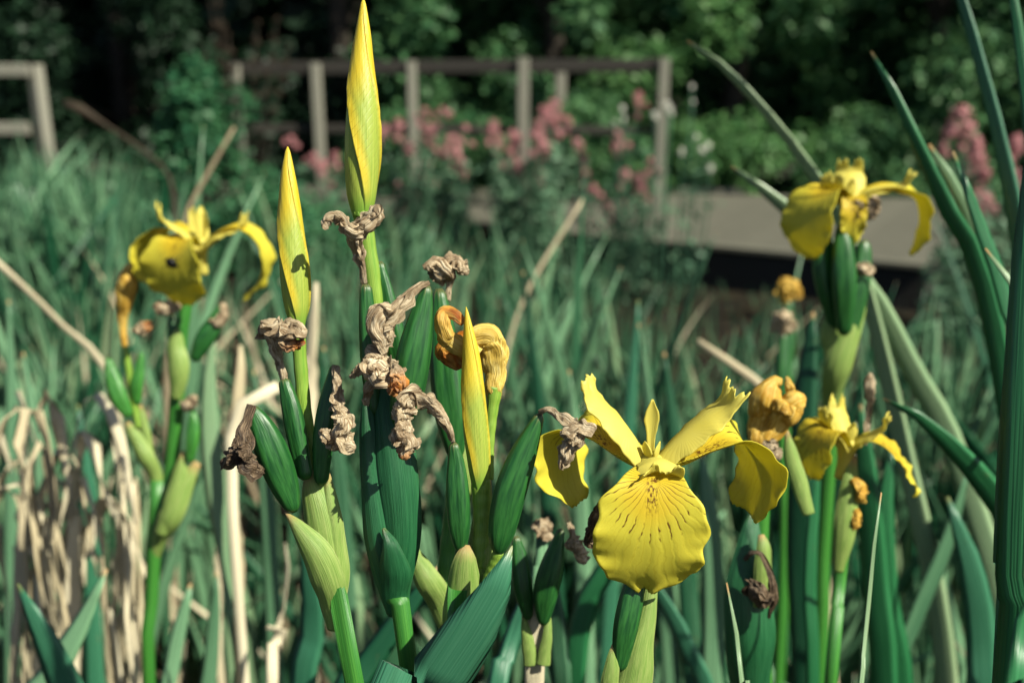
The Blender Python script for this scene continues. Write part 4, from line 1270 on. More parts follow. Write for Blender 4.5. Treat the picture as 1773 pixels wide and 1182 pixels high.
# --- upper right flower --------------------------------------------------
s0 = [(1415, 1182, .86, 14), (1425, 950, .84, 13), (1440, 740, .82, 13), (1456, 600, .80, 15)]
H = Thing('iris_plant', ground_of(s0), 'iris with the drooping flower held high in front of the boardwalk', 'iris')
stem(H, s0, ground=True)
spathe(H, [(1438, 730, .817, 13), (1440, 690, .808, 16), (1448, 640, .79, 24), (1468, 580, .785, 22), (1488, 520, .785, 13), (1494, 470, .786, 3)], 'spathe')
spathe(H, [(1440, 620, .79, 12), (1436, 570, .785, 16), (1438, 540, .785, 4)], 'spathe')
capsule(H, [(1448, 570, .785, 14), (1432, 500, .778, 26), (1424, 440, .775, 24), (1428, 385, .775, 13)], phase=0.2, depth=0.8)
capsule(H, [(1462, 580, .775, 14), (1462, 500, .765, 25), (1460, 440, .763, 23), (1458, 390, .765, 12)], phase=0.8, depth=0.8)
capsule(H, [(1475, 580, .785, 12), (1486, 500, .782, 22), (1494, 440, .782, 18), (1496, 415, .782, 8)], phase=0.5, depth=0.8)
withered(H, [[(1485, 475, .768, 5), (1492, 466, .766, 10), (1505, 470, .766, 10), (1512, 460, .766, 4)]], 111, 'dry', None)
withered(H, [[(1472, 392, .76, 5), (1480, 375, .758, 13), (1488, 358, .757, 12), (1478, 350, .757, 6)], [(1500, 378, .757, 6), (1512, 366, .756, 13), (1514, 350, .756, 11), (1506, 342, .757, 5)]], 113, 'dry', None)
cH = P(1468, 352, .78)
iris_flower(H, cH,
            [dict(a=-58, rz=[(0.3, 0), (1.5, 1.0), (2.7, 1.1), (3.7, 0.2), (4.2, -1.3), (4.1, -2.6), (3.7, -3.6)], ws=[0.6, 1.0, 1.5, 2.1, 2.3, 1.8, 0.5]),
             dict(a=82, rz=[(0.3, 0), (1.7, 0.8), (3.2, 0.9), (4.6, 0.4), (5.1, -0.9), (5.05, -2.4), (4.75, -3.6)], ws=[0.6, 1.0, 1.4, 1.7, 1.6, 1.3, 0.7], cup=(0.4, 0.25)),
             dict(a=-8, rz=[(0.3, 0), (1.3, 0.7), (2.1, 0.5), (2.6, -0.5), (2.6, -1.7), (2.4, -2.5)], ws=[0.5, 0.7, 0.85, 0.9, 0.75, 0.3])],
            [dict(a=-50, rz=[(0.1, 0), (0.9, 0.9), (1.6, 1.4), (2.1, 1.6), (2.2, 2.1)], w=1.6), dict(a=78, rz=[(0.1, 0), (1.2, 1.0), (2.5, 1.35), (3.5, 1.5), (4.0, 2.2)], w=1.4), dict(a=165, rz=[(0.1, 0), (0.7, 1.0), (1.3, 1.7), (1.7, 2.1), (1.7, 2.7)], w=1.6)],
            [dict(a=15, k=0.6), dict(a=140, k=0.7)], seed=25, scale=1.08)

# --- left flower ----------------------------------------------------------
s0 = [(258, 1182, .89, 11), (262, 1050, .88, 11), (268, 930, .87, 13), (275, 830, .865, 14)]
I_ = Thing('iris_plant', ground_of(s0), 'iris with the blurred round-petalled flower before the straw at left', 'iris')
stem(I_, s0, ground=True, mat='stem')
stem(I_, [(272, 940, .87, 12), (295, 820, .865, 12), (306, 700, .855, 13), (312, 600, .845, 12), (322, 530, .84, 10), (334, 450, .838, 9)], 'stem')
spathe(I_, [(266, 965, .871, 9.1), (276, 930, .864, 13.7), (295, 895, .853, 19.8), (318, 840, .852, 18.2), (342, 800, .853, 6.1)], 'spathe')
spathe(I_, [(278, 925, .855, 9.1), (298, 870, .85, 13.7), (312, 820, .85, 12.9), (318, 780, .85, 3.0)], 'spathe', label='yellowish bract')
spathe(I_, [(276, 860, .866, 9.9), (268, 822, .862, 12.9), (252, 790, .855, 15.2), (230, 750, .855, 11.4), (218, 728, .855, 3.0)], 'spathe')
spathe(I_, [(262, 800, .858, 7.6), (250, 740, .855, 8.4), (243, 700, .855, 3.0)], 'spathe')
spathe(I_, [(304, 690, .845, 9.1), (310, 640, .84, 18.2), (305, 600, .84, 15.2), (315, 560, .84, 3.8)], 'spathe')
capsule(I_, [(225, 722, .85, 10), (208, 690, .848, 18), (196, 655, .848, 16), (186, 620, .848, 6)], phase=0.4, mat='stem')
capsule(I_, [(238, 700, .853, 8), (238, 665, .851, 13), (242, 640, .851, 11), (245, 610, .851, 5)], phase=0.8, mat='stem')
capsule(I_, [(328, 800, .848, 8), (334, 765, .846, 14), (336, 735, .846, 13), (334, 712, .846, 6)], phase=0.8, mat='stem')
capsule(I_, [(335, 625, .842, 10), (352, 590, .84, 20), (370, 560, .84, 18), (385, 525, .84, 6)], phase=0.1)
capsule(I_, [(300, 610, .848, 8), (300, 570, .846, 13), (298, 545, .846, 8)], phase=0.1)
withered(I_, [[(384, 525, .838, 4), (388, 545, .836, 8), (376, 555, .835, 10), (362, 560, .835, 6)]], 121, 'dry', None)
withered(I_, [[(290, 545, .835, 7), (275, 532, .832, 11), (292, 535, .831, 12), (312, 530, .832, 6)], [(262, 560, .833, 6), (245, 568, .832, 10), (230, 574, .832, 6)]], 123, 'dry', None, warm=(0.5, 0.2))
withered(I_, [[(330, 712, .845, 4), (325, 700, .843, 11), (338, 695, .843, 10), (330, 685, .843, 5)]], 125, 'dry', None)
withered(I_, [[(216, 600, .85, 5), (212, 560, .85, 8), (216, 520, .848, 17), (218, 485, .847, 19), (228, 468, .846, 14), (236, 470, .846, 6)]], 127, 'dry_orange', None, pleat=0.04, rough=0.08, solid=True, name='folded_flower', label='brownish orange rolled flower')
stem(I_, [(240, 740, .855, 6), (226, 660, .853, 6), (217, 600, .85, 6)], 'stem_lime', name='flower_stalk')
cI = P(347, 425, .838)
iris_flower(I_, cI,
            [dict(a=-24, rz=[(0.4, 0.0), (1.5, 0.75), (2.5, 0.65), (3.1, -0.4), (3.2, -1.8), (2.9, -3.1), (2.4, -4.0)], ws=[0.55, 0.9, 1.7, 2.6, 2.8, 2.3, 0.8]),
             dict(a=88, rz=[(0.4, 0.0), (1.8, 0.9), (3.2, 1.2), (4.3, 0.3), (4.7, -1.2), (4.2, -2.8), (3.0, -3.9)], ws=[0.6, 0.9, 1.1, 1.3, 1.4, 1.3, 0.9], cup=(0.4, 0.25)),
             dict(a=-105, rz=[(0.4, 0.0), (1.5, 0.95), (2.7, 1.15), (3.9, 0.3), (4.5, -1.2), (4.3, -2.6), (3.8, -3.4)], ws=[0.55, 0.9, 1.5, 2.2, 2.3, 1.8, 0.5])],
            [dict(a=-60, rz=[(0.1, 0.0), (0.9, 1.1), (1.8, 1.8), (2.5, 2.3), (2.7, 3.1)], w=1.5), dict(a=82, rz=[(0.1, 0.0), (1.2, 0.9), (2.4, 1.3), (3.2, 1.5), (3.5, 2.3)], w=1.4), dict(a=200, k=0.6)],
            [dict(a=30, rz=[(0.4, 0.3), (0.3, 1.3), (0.2, 2.1), (0.2, 2.6)]), dict(a=150)], seed=35, scale=1.12)
bee = P(296, 455, .80)
ins = Thing('beetle', bee, 'small dark insect sitting on the left iris flower', 'insect')
pa = np.array([bee + np.array([-0.004, 0, 0.003]), bee, bee + np.array([0.005, 0, -0.004])])
pp = catmull(np.hstack([pa, [[0.0008], [0.0042], [0.001]]]), 16)
bod = ins.part('body', sweep(pp[:, :3], pp[:, 3], pp[:, 3] * 0.8, 12), M['insect'])
for k in (-1, 0, 1):
    for sgn in (-1, 1):
        q = catmull(np.array([[*(bee + np.array([k * .002, 0, k * -.0015])), .0003], [*(bee + np.array([k * .003 + sgn * .003, -.001, sgn * .004])), .0003], [*(bee + np.array([k * .004 + sgn * .004, .004, sgn * .006])), .0002]]), 6)
        ins.part('leg', sweep(q[:, :3], q[:, 3], q[:, 3], 5), M['insect'])

# --- withered stalks in the middle distance ----------------------------
for px, py, d, lab, mt in ((1357, 562, 1.1, 'dark stalk with a tan shrivelled head below the upper right flower', 'dry'), (1366, 505, 1.35, 'stalk with a rusty orange spent bloom left of the upper right flower', 'dry_orange')):
    s0 = [(px - 2, py + 400, d + .04, 7), (px - 4, py + 200, d + .02, 8), (px - 3, py + 60, d, 9)]
    T = Thing('iris_stalk', ground_of(s0), lab, 'iris')
    stem(T, s0, ground=True)
    c = capsule(T, [(px - 4, py + 150, d, 7), (px - 3, py + 95, d, 16), (px - 2, py + 50, d, 13), (px - 1, py + 15, d, 6)])
    withered(T, [[(px - 2, py + 22, d, 6), (px - 10, py, d, 13), (px + 2, py - 10, d - .01, 14), (px + 8, py - 20, d, 5)], [(px, py + 12, d, 6), (px + 12, py + 2, d, 11), (px + 14, py - 8, d, 5)]], 131 + px % 7, mt, c, rough=0.4)

# ================================================================== NAMED LEAVES
def L(label, pts, mat='leaf_near', **kw):
    return near_leaf(label, pts, mat, **kw)


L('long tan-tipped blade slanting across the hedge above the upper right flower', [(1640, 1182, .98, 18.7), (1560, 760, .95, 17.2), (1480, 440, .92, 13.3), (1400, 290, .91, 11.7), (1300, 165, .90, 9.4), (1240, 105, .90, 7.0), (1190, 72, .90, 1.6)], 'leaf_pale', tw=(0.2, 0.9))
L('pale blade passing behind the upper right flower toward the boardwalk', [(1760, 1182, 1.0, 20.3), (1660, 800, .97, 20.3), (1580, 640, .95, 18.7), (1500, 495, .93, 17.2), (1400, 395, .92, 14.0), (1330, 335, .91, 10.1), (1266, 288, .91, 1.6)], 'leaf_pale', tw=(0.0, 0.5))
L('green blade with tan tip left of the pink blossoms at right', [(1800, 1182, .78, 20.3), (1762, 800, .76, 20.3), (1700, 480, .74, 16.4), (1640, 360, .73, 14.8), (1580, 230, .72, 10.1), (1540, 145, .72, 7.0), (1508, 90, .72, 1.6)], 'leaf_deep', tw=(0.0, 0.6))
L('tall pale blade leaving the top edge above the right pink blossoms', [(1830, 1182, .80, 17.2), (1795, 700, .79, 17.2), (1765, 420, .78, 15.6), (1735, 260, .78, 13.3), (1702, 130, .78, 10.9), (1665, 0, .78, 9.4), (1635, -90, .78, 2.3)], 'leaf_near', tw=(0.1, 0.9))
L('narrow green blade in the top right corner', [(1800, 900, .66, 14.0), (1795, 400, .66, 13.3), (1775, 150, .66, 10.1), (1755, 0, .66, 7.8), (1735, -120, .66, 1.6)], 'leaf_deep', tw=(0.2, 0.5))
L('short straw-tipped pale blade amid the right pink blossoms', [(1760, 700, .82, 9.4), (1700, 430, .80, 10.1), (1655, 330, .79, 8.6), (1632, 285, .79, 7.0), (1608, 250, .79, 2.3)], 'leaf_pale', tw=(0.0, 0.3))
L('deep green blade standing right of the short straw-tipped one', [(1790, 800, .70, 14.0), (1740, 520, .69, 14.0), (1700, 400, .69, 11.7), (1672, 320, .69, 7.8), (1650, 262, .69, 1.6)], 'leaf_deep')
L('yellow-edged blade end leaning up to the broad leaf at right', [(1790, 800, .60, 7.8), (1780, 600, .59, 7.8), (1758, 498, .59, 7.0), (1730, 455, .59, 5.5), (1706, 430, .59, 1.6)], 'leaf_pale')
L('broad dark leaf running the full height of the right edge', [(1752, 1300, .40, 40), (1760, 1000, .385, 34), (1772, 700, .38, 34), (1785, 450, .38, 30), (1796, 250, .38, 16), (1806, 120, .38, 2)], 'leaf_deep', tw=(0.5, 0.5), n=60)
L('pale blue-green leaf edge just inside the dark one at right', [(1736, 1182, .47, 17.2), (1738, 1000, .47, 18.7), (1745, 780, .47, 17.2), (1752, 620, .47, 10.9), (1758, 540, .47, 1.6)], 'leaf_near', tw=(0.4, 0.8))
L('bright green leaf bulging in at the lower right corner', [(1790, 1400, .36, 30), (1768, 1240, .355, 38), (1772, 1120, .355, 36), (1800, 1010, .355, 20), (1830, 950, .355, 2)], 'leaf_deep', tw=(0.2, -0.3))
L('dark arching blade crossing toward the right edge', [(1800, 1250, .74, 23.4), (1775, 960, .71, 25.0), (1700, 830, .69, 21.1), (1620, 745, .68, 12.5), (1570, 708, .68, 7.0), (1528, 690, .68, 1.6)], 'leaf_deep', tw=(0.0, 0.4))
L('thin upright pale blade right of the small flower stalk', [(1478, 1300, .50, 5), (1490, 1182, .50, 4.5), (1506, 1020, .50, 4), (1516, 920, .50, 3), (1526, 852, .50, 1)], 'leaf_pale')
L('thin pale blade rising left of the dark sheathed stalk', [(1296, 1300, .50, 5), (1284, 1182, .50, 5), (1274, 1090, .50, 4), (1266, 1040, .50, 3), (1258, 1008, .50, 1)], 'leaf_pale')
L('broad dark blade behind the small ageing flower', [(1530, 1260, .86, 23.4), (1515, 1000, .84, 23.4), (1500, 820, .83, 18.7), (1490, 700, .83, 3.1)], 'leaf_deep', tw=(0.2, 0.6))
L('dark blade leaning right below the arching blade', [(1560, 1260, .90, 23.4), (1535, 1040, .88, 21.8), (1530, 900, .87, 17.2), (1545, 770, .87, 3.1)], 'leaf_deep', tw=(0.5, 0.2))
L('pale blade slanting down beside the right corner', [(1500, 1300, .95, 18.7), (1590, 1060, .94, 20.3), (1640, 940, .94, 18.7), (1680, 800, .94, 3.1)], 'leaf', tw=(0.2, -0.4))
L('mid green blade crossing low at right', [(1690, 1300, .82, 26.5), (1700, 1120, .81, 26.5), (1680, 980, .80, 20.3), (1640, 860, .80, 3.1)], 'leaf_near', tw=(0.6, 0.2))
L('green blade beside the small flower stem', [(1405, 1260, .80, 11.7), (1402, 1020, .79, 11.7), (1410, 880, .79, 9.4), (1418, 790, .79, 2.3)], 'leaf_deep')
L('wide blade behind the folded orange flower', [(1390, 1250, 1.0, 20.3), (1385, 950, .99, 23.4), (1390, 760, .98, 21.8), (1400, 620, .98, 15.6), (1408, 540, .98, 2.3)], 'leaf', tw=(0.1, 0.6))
L('broad pale leaf hanging point down left of the dark withered bloom', [(402, 1182, 1.0, 7.0), (394, 1000, 1.0, 10.1), (380, 880, 1.0, 20.3), (366, 770, 1.0, 19.5), (362, 660, 1.0, 11.7), (372, 560, 1.0, 2.3)], 'leaf_pale', tw=(0.2, -0.2))
L('blade at the foot of the shorter bud stalk', [(520, 1260, .80, 25.0), (540, 1100, .79, 23.4), (535, 1000, .78, 17.2), (520, 900, .78, 2.3)], 'leaf_near', tw=(0.0, 0.3))
L('pointed dark leaf tip in the lower left foreground', [(160, 1330, .74, 34.3), (110, 1180, .72, 31.2), (70, 1090, .71, 20.3), (30, 1010, .71, 2.3)], 'leaf_near', tw=(0.3, 0.0))
L('blade lying in the lower left corner', [(20, 1330, .80, 28.1), (90, 1170, .78, 26.5), (140, 1080, .78, 17.2), (185, 985, .78, 2.3)], 'leaf', tw=(0.0, 0.3))
L('upright blade right of the left flower stem', [(285, 1300, .95, 14.0), (300, 1140, .94, 14.0), (318, 1060, .94, 10.9), (330, 1010, .94, 2.3)], 'leaf', tw=(0.2, 0.0))
L('slim blade in the gap left of the shorter bud stalk', [(355, 1300, .98, 15.6), (365, 1140, .97, 13.3), (372, 1050, .97, 9.4), (375, 990, .97, 1.6)], 'leaf')
L('slanting blade behind the foot of the tallest bud stalk', [(560, 1320, .70, 26.5), (640, 1150, .69, 23.4), (700, 1060, .69, 17.2), (760, 980, .69, 2.3)], 'leaf', tw=(0.0, 0.3))
L('blade leaning left of the pod pair', [(845, 1300, .66, 18.7), (880, 1130, .66, 17.2), (910, 1040, .66, 12.5), (940, 960, .66, 2.3)], 'leaf_near', tw=(0.2, 0.3))
L('green blade between the pod pair and large flower stem', [(975, 1300, .70, 18.7), (968, 1130, .69, 18.7), (960, 1040, .69, 14.0), (955, 960, .69, 2.3)], 'leaf', tw=(0.2, 0.4))
L('dark blade slanting up behind the large flower petals', [(985, 1300, .80, 20.3), (1010, 1060, .78, 20.3), (1075, 960, .77, 15.6), (1160, 880, .77, 2.3)], 'leaf_deep', tw=(0.1, 0.4))
L('blade slanting low right of the large flower stem', [(1245, 1300, .86, 15.6), (1190, 1120, .85, 15.6), (1150, 1040, .85, 11.7), (1105, 970, .85, 2.3)], 'leaf_near', tw=(0.1, 0.4))
L('pale upright blade right of the large front petal', [(1225, 1300, .92, 20.3), (1235, 1080, .91, 20.3), (1228, 900, .90, 17.2), (1215, 780, .90, 2.3)], 'leaf', tw=(0.3, 0.0))
for i, (x0, x1, y1, d, w, mt) in enumerate(((1150, 1105, 560, 1.25, 16, 'leaf'), (960, 905, 470, 1.5, 14, 'leaf'), (1010, 985, 640, 1.2, 15, 'leaf'), (1060, 1105, 520, 1.35, 14, 'leaf_near'), (1190, 1150, 610, 1.15, 17, 'leaf'),
                                              (600, 560, 600, 1.2, 15, 'leaf'), (470, 440, 640, 1.3, 15, 'leaf'), (90, 40, 610, 1.25, 16, 'leaf'), (160, 135, 700, 1.15, 17, 'leaf_near'), (20, 15, 520, 1.45, 15, 'leaf'))):
    lb = ['blade tip just above the large flower on its left', 'slim blade behind the middle pods', 'blade rising behind the left petal of the large flower', 'dark blade behind the small upright petal', 'blade rising behind the large flower right arm',
          'blade between the two tall buds', 'blade left of the shorter bud', 'blade below the leaning dry stem at left', 'blade beside the left flower pods', 'blade near the left edge by the leaning dry stem'][i]
    L(lb, [((x0 * 3 - x1) / 2, 1400, d, w), (x0, 1000, d, w), ((x0 + x1) / 2 + 4, (1000 + y1) / 2, d, w * .9), (x1, y1, d, 2)], mt, tw=(0.1 * i - 0.4, 0.5 - 0.1 * i))

# ================================================================== DRY STEMS AND STRAW
def dry_stem(label, pts, mat='straw', ground=True, name='dry_stem', cat='dry stem', dx=0.0, dy=0.02):
    C = to_ground(pts, dx, dy) if ground else np.array([[*P(p[0], p[1], p[2]), p[3] * p[2] / FPX] for p in pts])
    S = catmull(C, 30)
    G = sweep(S[:, :3], S[:, 3], S[:, 3] * 0.6, 10, uvscale='metric', rnd=RNG.random())
    base = S[0, :3]
    o = add_mesh(name, G[0], G[1], M[mat], None, base, G[2], G[3])
    o.location = Vector(base)
    return tag(o, label, cat)


def bent_stem(label, low, pts, mat='straw', **kw):
    """broken reed: stands on the ground at low (px,py,d), then follows pts"""
    return dry_stem(label, [low] + pts, mat, **kw)


bent_stem('pale broken reed slanting in from the left edge', (215, 900, 1.32, 7), [(205, 720, 1.31, 6), (178, 626, 1.30, 7), (120, 575, 1.27, 5.5), (60, 515, 1.23, 6), (-20, 440, 1.18, 6)])
bent_stem('grey dry reed leaning right above the left flower', (290, 700, 1.9, 8), [(300, 520, 1.9, 4), (320, 380, 1.9, 4), (360, 300, 1.9, 4), (406, 220, 1.9, 2.6)], 'straw_dull')
bent_stem('straw reed leaning right in front of the boardwalk edge', (850, 800, 2.0, 3), [(880, 600, 2.0, 3), (915, 500, 2.0, 3.6), (965, 415, 2.0, 3.6), (1012, 342, 2.0, 2.6)])
bent_stem('brownish dry reed end above the orange folded flower', (1420, 900, 1.2, 8), [(1380, 740, 1.2, 10), (1310, 662, 1.2, 8), (1260, 625, 1.2, 7), (1208, 590, 1.2, 5)], 'straw')
bent_stem('short pale reed kinked behind the shorter bud stalk', (410, 1000, .98, 9), [(402, 840, .98, 10), (400, 740, .98, 11), (410, 708, .98, 11), (445, 690, .98, 12), (482, 668, .98, 10)])
bent_stem('arching brown reed with a ragged head beyond the left flower', (300, 520, 3.0, 6), [(305, 400, 3.0, 6), (292, 305, 3.0, 3), (240, 255, 3.0, 3.5), (180, 215, 3.0, 3.5), (140, 190, 3.0, 9), (112, 180, 3.0, 8)], 'reed_brown')
bs = np.random.RandomState(9)
for i in range(14):
    x0 = 178 + 5 * i + bs.uniform(-3, 3)
    x1 = x0 + bs.uniform(-10, 12)
    d = bs.uniform(1.0, 1.05); w = bs.uniform(3.5, 6.5); y1 = bs.uniform(825, 880)
    near_leaf('pale cut reed in the upright straw bunch left of the left flower stem', [(x0 + 8, 1150, d, w), (x0, 1040, d, w), ((x0 + x1) / 2 + 2, 940, d, w * 1.1), (x1, y1, d, w * .6)], 'straw', name='straw_reed', cat='straw', tw=(bs.uniform(-1, 1), bs.uniform(-1, 1)), rag=0.3, group='upright straw bunch')
hs = np.random.RandomState(4)
for i in range(24):
    bx, by = hs.uniform(-10, 130), hs.uniform(1000, 1080)
    d = hs.uniform(.95, 1.1)
    kx = hs.uniform(-60, 60)
    top = hs.uniform(670, 860)
    w = hs.uniform(6, 14)
    z1, z2 = hs.uniform(-28, 28), hs.uniform(-45, 45)
    pts = [(bx, by, d, w), (bx + kx * .5 + z1, by * .6 + top * .4, d, w * 1.1), (bx + kx * 1.1 - z1, by * .3 + top * .7, d, w), (bx + kx * 1.2 + z2 * .5, top, d, w * .9)]
    if i % 5:
        sg = 1 if hs.rand() < .5 else -1
        k2 = sg * hs.uniform(28, 70)
        pts = [(bx, by, d, w), (bx + k2 * .4, by * .5 + top * .5, d, w * 1.1), (bx + k2, top + 10, d - .01, w), (bx + k2 * 1.7, top + hs.uniform(40, 90), d - .03, w * 1.1), (bx + k2 * 2.2 + z1, top + hs.uniform(120, 240), d - .05, w * .4)]
    near_leaf('crumpled bleached dead leaf in the straw heap at the left edge', pts, 'straw', name='dead_leaf', cat='dead leaf', tw=(0, hs.uniform(-2, 2)), group='bleached straw heap at left', rag=0.55)
for i, (pts) in enumerate((
        [(420, 1200, 1.05, 8), (412, 1000, 1.05, 10), (405, 760, 1.05, 12), (412, 640, 1.05, 10), (414, 600, 1.05, 4)],
        [(378, 1100, 1.15, 8), (375, 900, 1.15, 9), (372, 720, 1.15, 11), (368, 610, 1.15, 9), (370, 590, 1.15, 3)],
        [(545, 1100, 1.1, 7), (545, 800, 1.1, 9), (540, 600, 1.1, 10), (545, 490, 1.1, 4)],
        [(480, 1200, .95, 8), (490, 1060, .95, 9), (500, 980, .95, 8), (495, 940, .95, 3)])):
    near_leaf(['pale dead leaf standing left of the kinked reed', 'thin dead leaf beside the left flower pods', 'bleached dead leaf upright behind the shorter bud', 'short dead leaf low beside the shorter bud stalk'][i], pts, 'straw', name='dead_leaf', cat='dead leaf', tw=(0.2, -0.3), rag=0.35)
near_leaf('curled dead leaf low beneath the shorter bud', [(470, 1200, .9, 10), (478, 1120, .9, 12), (486, 1090, .89, 12), (478, 1075, .885, 10), (462, 1085, .88, 5)], 'straw', name='dead_leaf', cat='dead leaf')
# ================================================================== THE IRIS FIELD
frs = np.random.RandomState(21)


def local_leaf(seed, h, w, bend, tw, brk=None):
    rs = np.random.RandomState(seed)
    n = 11
    t = np.linspace(0, 1, n)
    x = bend * h * t ** 2.2
    z = h * (t - 0.18 * abs(bend) * t ** 3)
    if brk is not None:
        k = t > brk
        xb, zb = np.interp(brk, t, x), np.interp(brk, t, z)
        L = (t - brk) * h
        x = np.where(k, xb + L * 0.75, x)
        z = np.where(k, zb - L * 0.62, z)
    path = np.stack([x, 0.02 * h * np.sin(t * 3 + seed), z], axis=1)
    rw = w * 0.5 * np.clip(1 - t ** 3.2, 0.02, 1) * (0.75 + 0.5 * t * (1 - t))
    G = blade_geo(path, rw, twist=np.linspace(0, tw, n), hint=(0.25, -1, 0.1), rnd=rs.rand())
    return G


LEAVES = []
for k in range(22):
    G = local_leaf(k, 0.66 + 0.34 * frs.rand(), 0.024 + 0.017 * frs.rand(), frs.uniform(0.01, 0.20) + (0.25 if k % 6 == 5 else 0), frs.uniform(-1.3, 1.3), 0.6 + 0.2 * frs.rand() if k % 7 == 6 else None)
    o = add_mesh('leaf', G[0], G[1], M['leaf'], None, None, G[2], G[3])
    LEAVES.append((o.data, G))
    bpy.data.objects.remove(o)
PALE = []
for me, G in LEAVES[:10]:
    m2 = me.copy(); m2.materials[0] = M['leaf_pale']
    PALE.append((m2, G))
DRYL = []
for k in range(8):
    G = local_leaf(40 + k, 0.45 + 0.35 * frs.rand(), 0.012 + 0.010 * frs.rand(), frs.uniform(0.1, 0.6), frs.uniform(-2.5, 2.5), 0.4 + 0.3 * frs.rand() if k % 2 else None)
    o = add_mesh('dead_leaf', G[0], G[1], M['straw_dull'], None, None, G[2], G[3])
    DRYL.append((o.data, G))
    bpy.data.objects.remove(o)

deck_line = lambda x: fl[1] + (fr[1] - fl[1]) * min(max((x - fl[0]) / (fr[0] - fl[0]), -0.3), 1.0)


def field_spot(y0, y1, rs, margin=0.25):
    for _ in range(200):
        y = math.sqrt(rs.uniform(y0 * y0, y1 * y1))
        x = rs.uniform(-1, 1) * (0.54 * y + margin)
        if y < (deck_line(x) - 0.15 if x < fr[0] + 0.1 else 6.5):
            return x, y
    return 0, 2


def max_height(x, y, rs):
    """leaves stand lower towards the boardwalk"""
    px = 886.5 + x / (y * math.cos(PITCH) + 0.25) * FPX
    py = np.interp(px, [0, 240, 330, 420, 700, 1000, 1060, 1100, 1600, 1680], [235, 270, 330, 340, 345, 370, 440, 500, 530, 430]) + rs.uniform(-35, 70)
    if 265 < px < 500 and y < 2.9 and rs.rand() < 0.8:
        return 0.0                                          # open muddy gap
    return max(0.12, CAM_Z - (py - 62) / FPX * y)


MARKS = ((120, 'the side fence'), (260, 'the round-petalled flower'), (420, 'the bushy shrub'), (540, 'the shorter bud'), (690, 'the tallest bud'), (860, 'the narrow pointed bud'),
         (1010, 'the leaning straw reed'), (1230, 'the large open flower'), (1400, 'the orange folded flower'), (1560, 'the drooping upper flower'), (9999, 'the right edge blades'))


def fan_label(x, y):
    px = 886.5 + x / (y * math.cos(PITCH) + (CAM_Z - 0.6) * math.sin(PITCH)) * FPX
    mk = next(n for lim, n in MARKS if px < lim)
    if y < 1.5:
        return 'nearest blurred green iris leaf fan, low in line with ' + mk
    if y < 2.6:
        return 'tall blurred iris leaf fan a little way behind ' + mk
    if y < 4.0:
        return 'soft blue-green iris leaf fan halfway to the boardwalk behind ' + mk
    return 'hazy short iris leaf fan close to the boardwalk behind ' + mk


def leaf_fan(x, y, n, scale, rs, lean=0.0):
    lab = fan_label(x, y)
    e = empty('iris_leaf_fan', (x, y, 0), lab, 'plant', lab.replace('iris leaf fan', 'iris leaf fans'))
    e.rotation_euler = (0, 0, rs.uniform(-0.9, 0.9) + (math.pi if rs.rand() < 0.5 else 0))
    for k in range(n):
        dry = rs.rand() < 0.13
        me = (DRYL[rs.randint(len(DRYL))] if dry else PALE[rs.randint(len(PALE))] if rs.rand() < 0.16 else LEAVES[rs.randint(len(LEAVES))])[0]
        o = bpy.data.objects.new('dead_leaf' if dry else 'leaf', me)
        COL.objects.link(o)
        o.parent = e
        o.location = ((k - n / 2) * 0.012, rs.uniform(-.012, .012), -0.02)
        f = (k - (n - 1) / 2) / max(1, (n - 1) / 2)
        o.rotation_euler = (rs.uniform(-.10, .10), 0.11 * f + rs.uniform(-.05, .05) + lean, rs.uniform(-0.5, 0.5) + (math.pi if f < 0 else 0))
        s = scale * rs.uniform(0.8, 1.12)
        o.scale = (s, s, s)


for i in range(270):
    if i < 34:
        x, y = field_spot(0.85, 1.5, frs, 0.1)
        sc = frs.uniform(0.72, 0.98)
    elif i < 185:
        x, y = field_spot(1.25, 2.6, frs, 0.2)
        sc = frs.uniform(0.95, 1.25)
    else:
        x, y = field_spot(1.7, 6.3, frs)
        sc = frs.uniform(0.78, 1.05)
    if -0.75 < x < -0.10 and 0.6 < y < 2.3 and frs.rand() < 0.55:
        sc *= 0.62
    mh = max_height(x, y, frs)
    if mh <= 0:
        continue
    sc = min(sc, mh / 0.86)
    leaf_fan(x, y, frs.randint(4, 8), sc, frs)


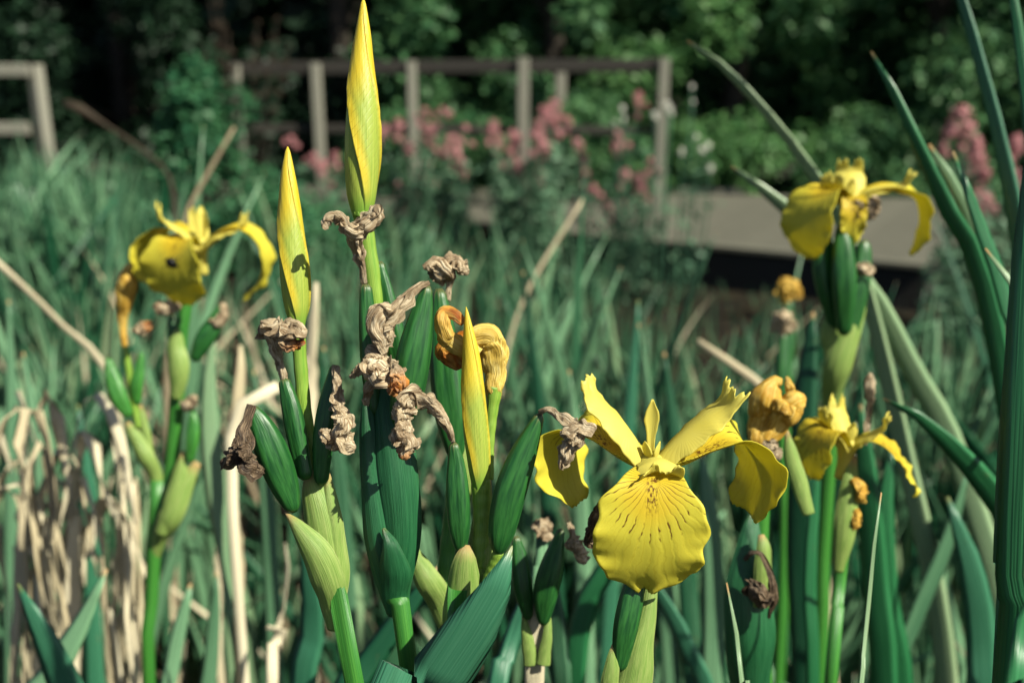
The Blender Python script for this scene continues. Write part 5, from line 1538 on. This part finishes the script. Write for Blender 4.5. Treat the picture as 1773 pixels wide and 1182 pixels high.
def mass(sources, count, y0, y1, seed, name, mat, label, cat, smin, smax, keep=None, lean=0.08):
    rs = np.random.RandomState(seed)
    Vs, Fs, Us, Rs, Ts = [], [], [], [], []
    off = 0
    for i in range(count):
        x, y = field_spot(y0, y1, rs)
        if keep is not None and not keep(x, y, rs):
            continue
        V, F, uv, at = sources[rs.randint(len(sources))][1]
        mh = max_height(x, y, rs)
        if mh <= 0:
            continue
        s = min(rs.uniform(smin, smax) * (1.2 if x < -0.36 * y else 1.0), mh / V[:, 2].max())
        a = rs.uniform(0, 2 * math.pi)
        l1, l2 = rs.normal(0, lean), rs.normal(0, lean)
        ca, sa = math.cos(a), math.sin(a)
        W = V * np.array([s, s * 1.15, s])
        W = np.stack([W[:, 0] * ca - W[:, 1] * sa, W[:, 0] * sa + W[:, 1] * ca, W[:, 2]], axis=1)
        W = W + np.stack([W[:, 2] * l1 + x, W[:, 2] * l2 + y, np.full(len(W), -0.02)], axis=1)
        Fq = np.array(F[:-2], dtype=np.int32) + off
        Vs.append(W); Fs.append(Fq); Us.append(uv); Rs.append(np.full(len(V), rs.rand())); Ts.append(at['tip'])
        off += len(V)
    o = add_mesh(name, np.vstack(Vs), np.vstack(Fs), M[mat], None, None, np.vstack(Us), {'rnd': np.concatenate(Rs), 'tip': np.concatenate(Ts)})
    tag(o, label, cat, kind='stuff')
    return o


mass(LEAVES, 850, 1.5, 6.4, 71, 'iris_bed', 'leaf', 'dense bed of blurred iris leaves filling the pond margin', 'leaves', 0.55, 0.98)
mass(LEAVES, 2000, 3.4, 6.4, 75, 'tall_sedge', 'leaf', 'tall blurred sedge leaves in front of the side fence', 'sedge', 0.95, 1.25, keep=lambda x, y, r: x < -0.34 * y)
mass(DRYL, 330, 0.9, 4.5, 72, 'dead_leaf_litter', 'straw_dull', 'dull dead leaves tangled low among the iris bed', 'dead leaves', 0.4, 0.95, lean=0.5, keep=lambda x, y, r: y < 3.0 or x < 0)
mass(DRYL, 420, 0.85, 3.2, 73, 'straw_litter', 'straw', 'pale dead straw tangled through the iris bed, thickest at left', 'straw', 0.5, 1.1, keep=lambda x, y, r: x < -0.15 * y or r.rand() < 0.35, lean=0.4)
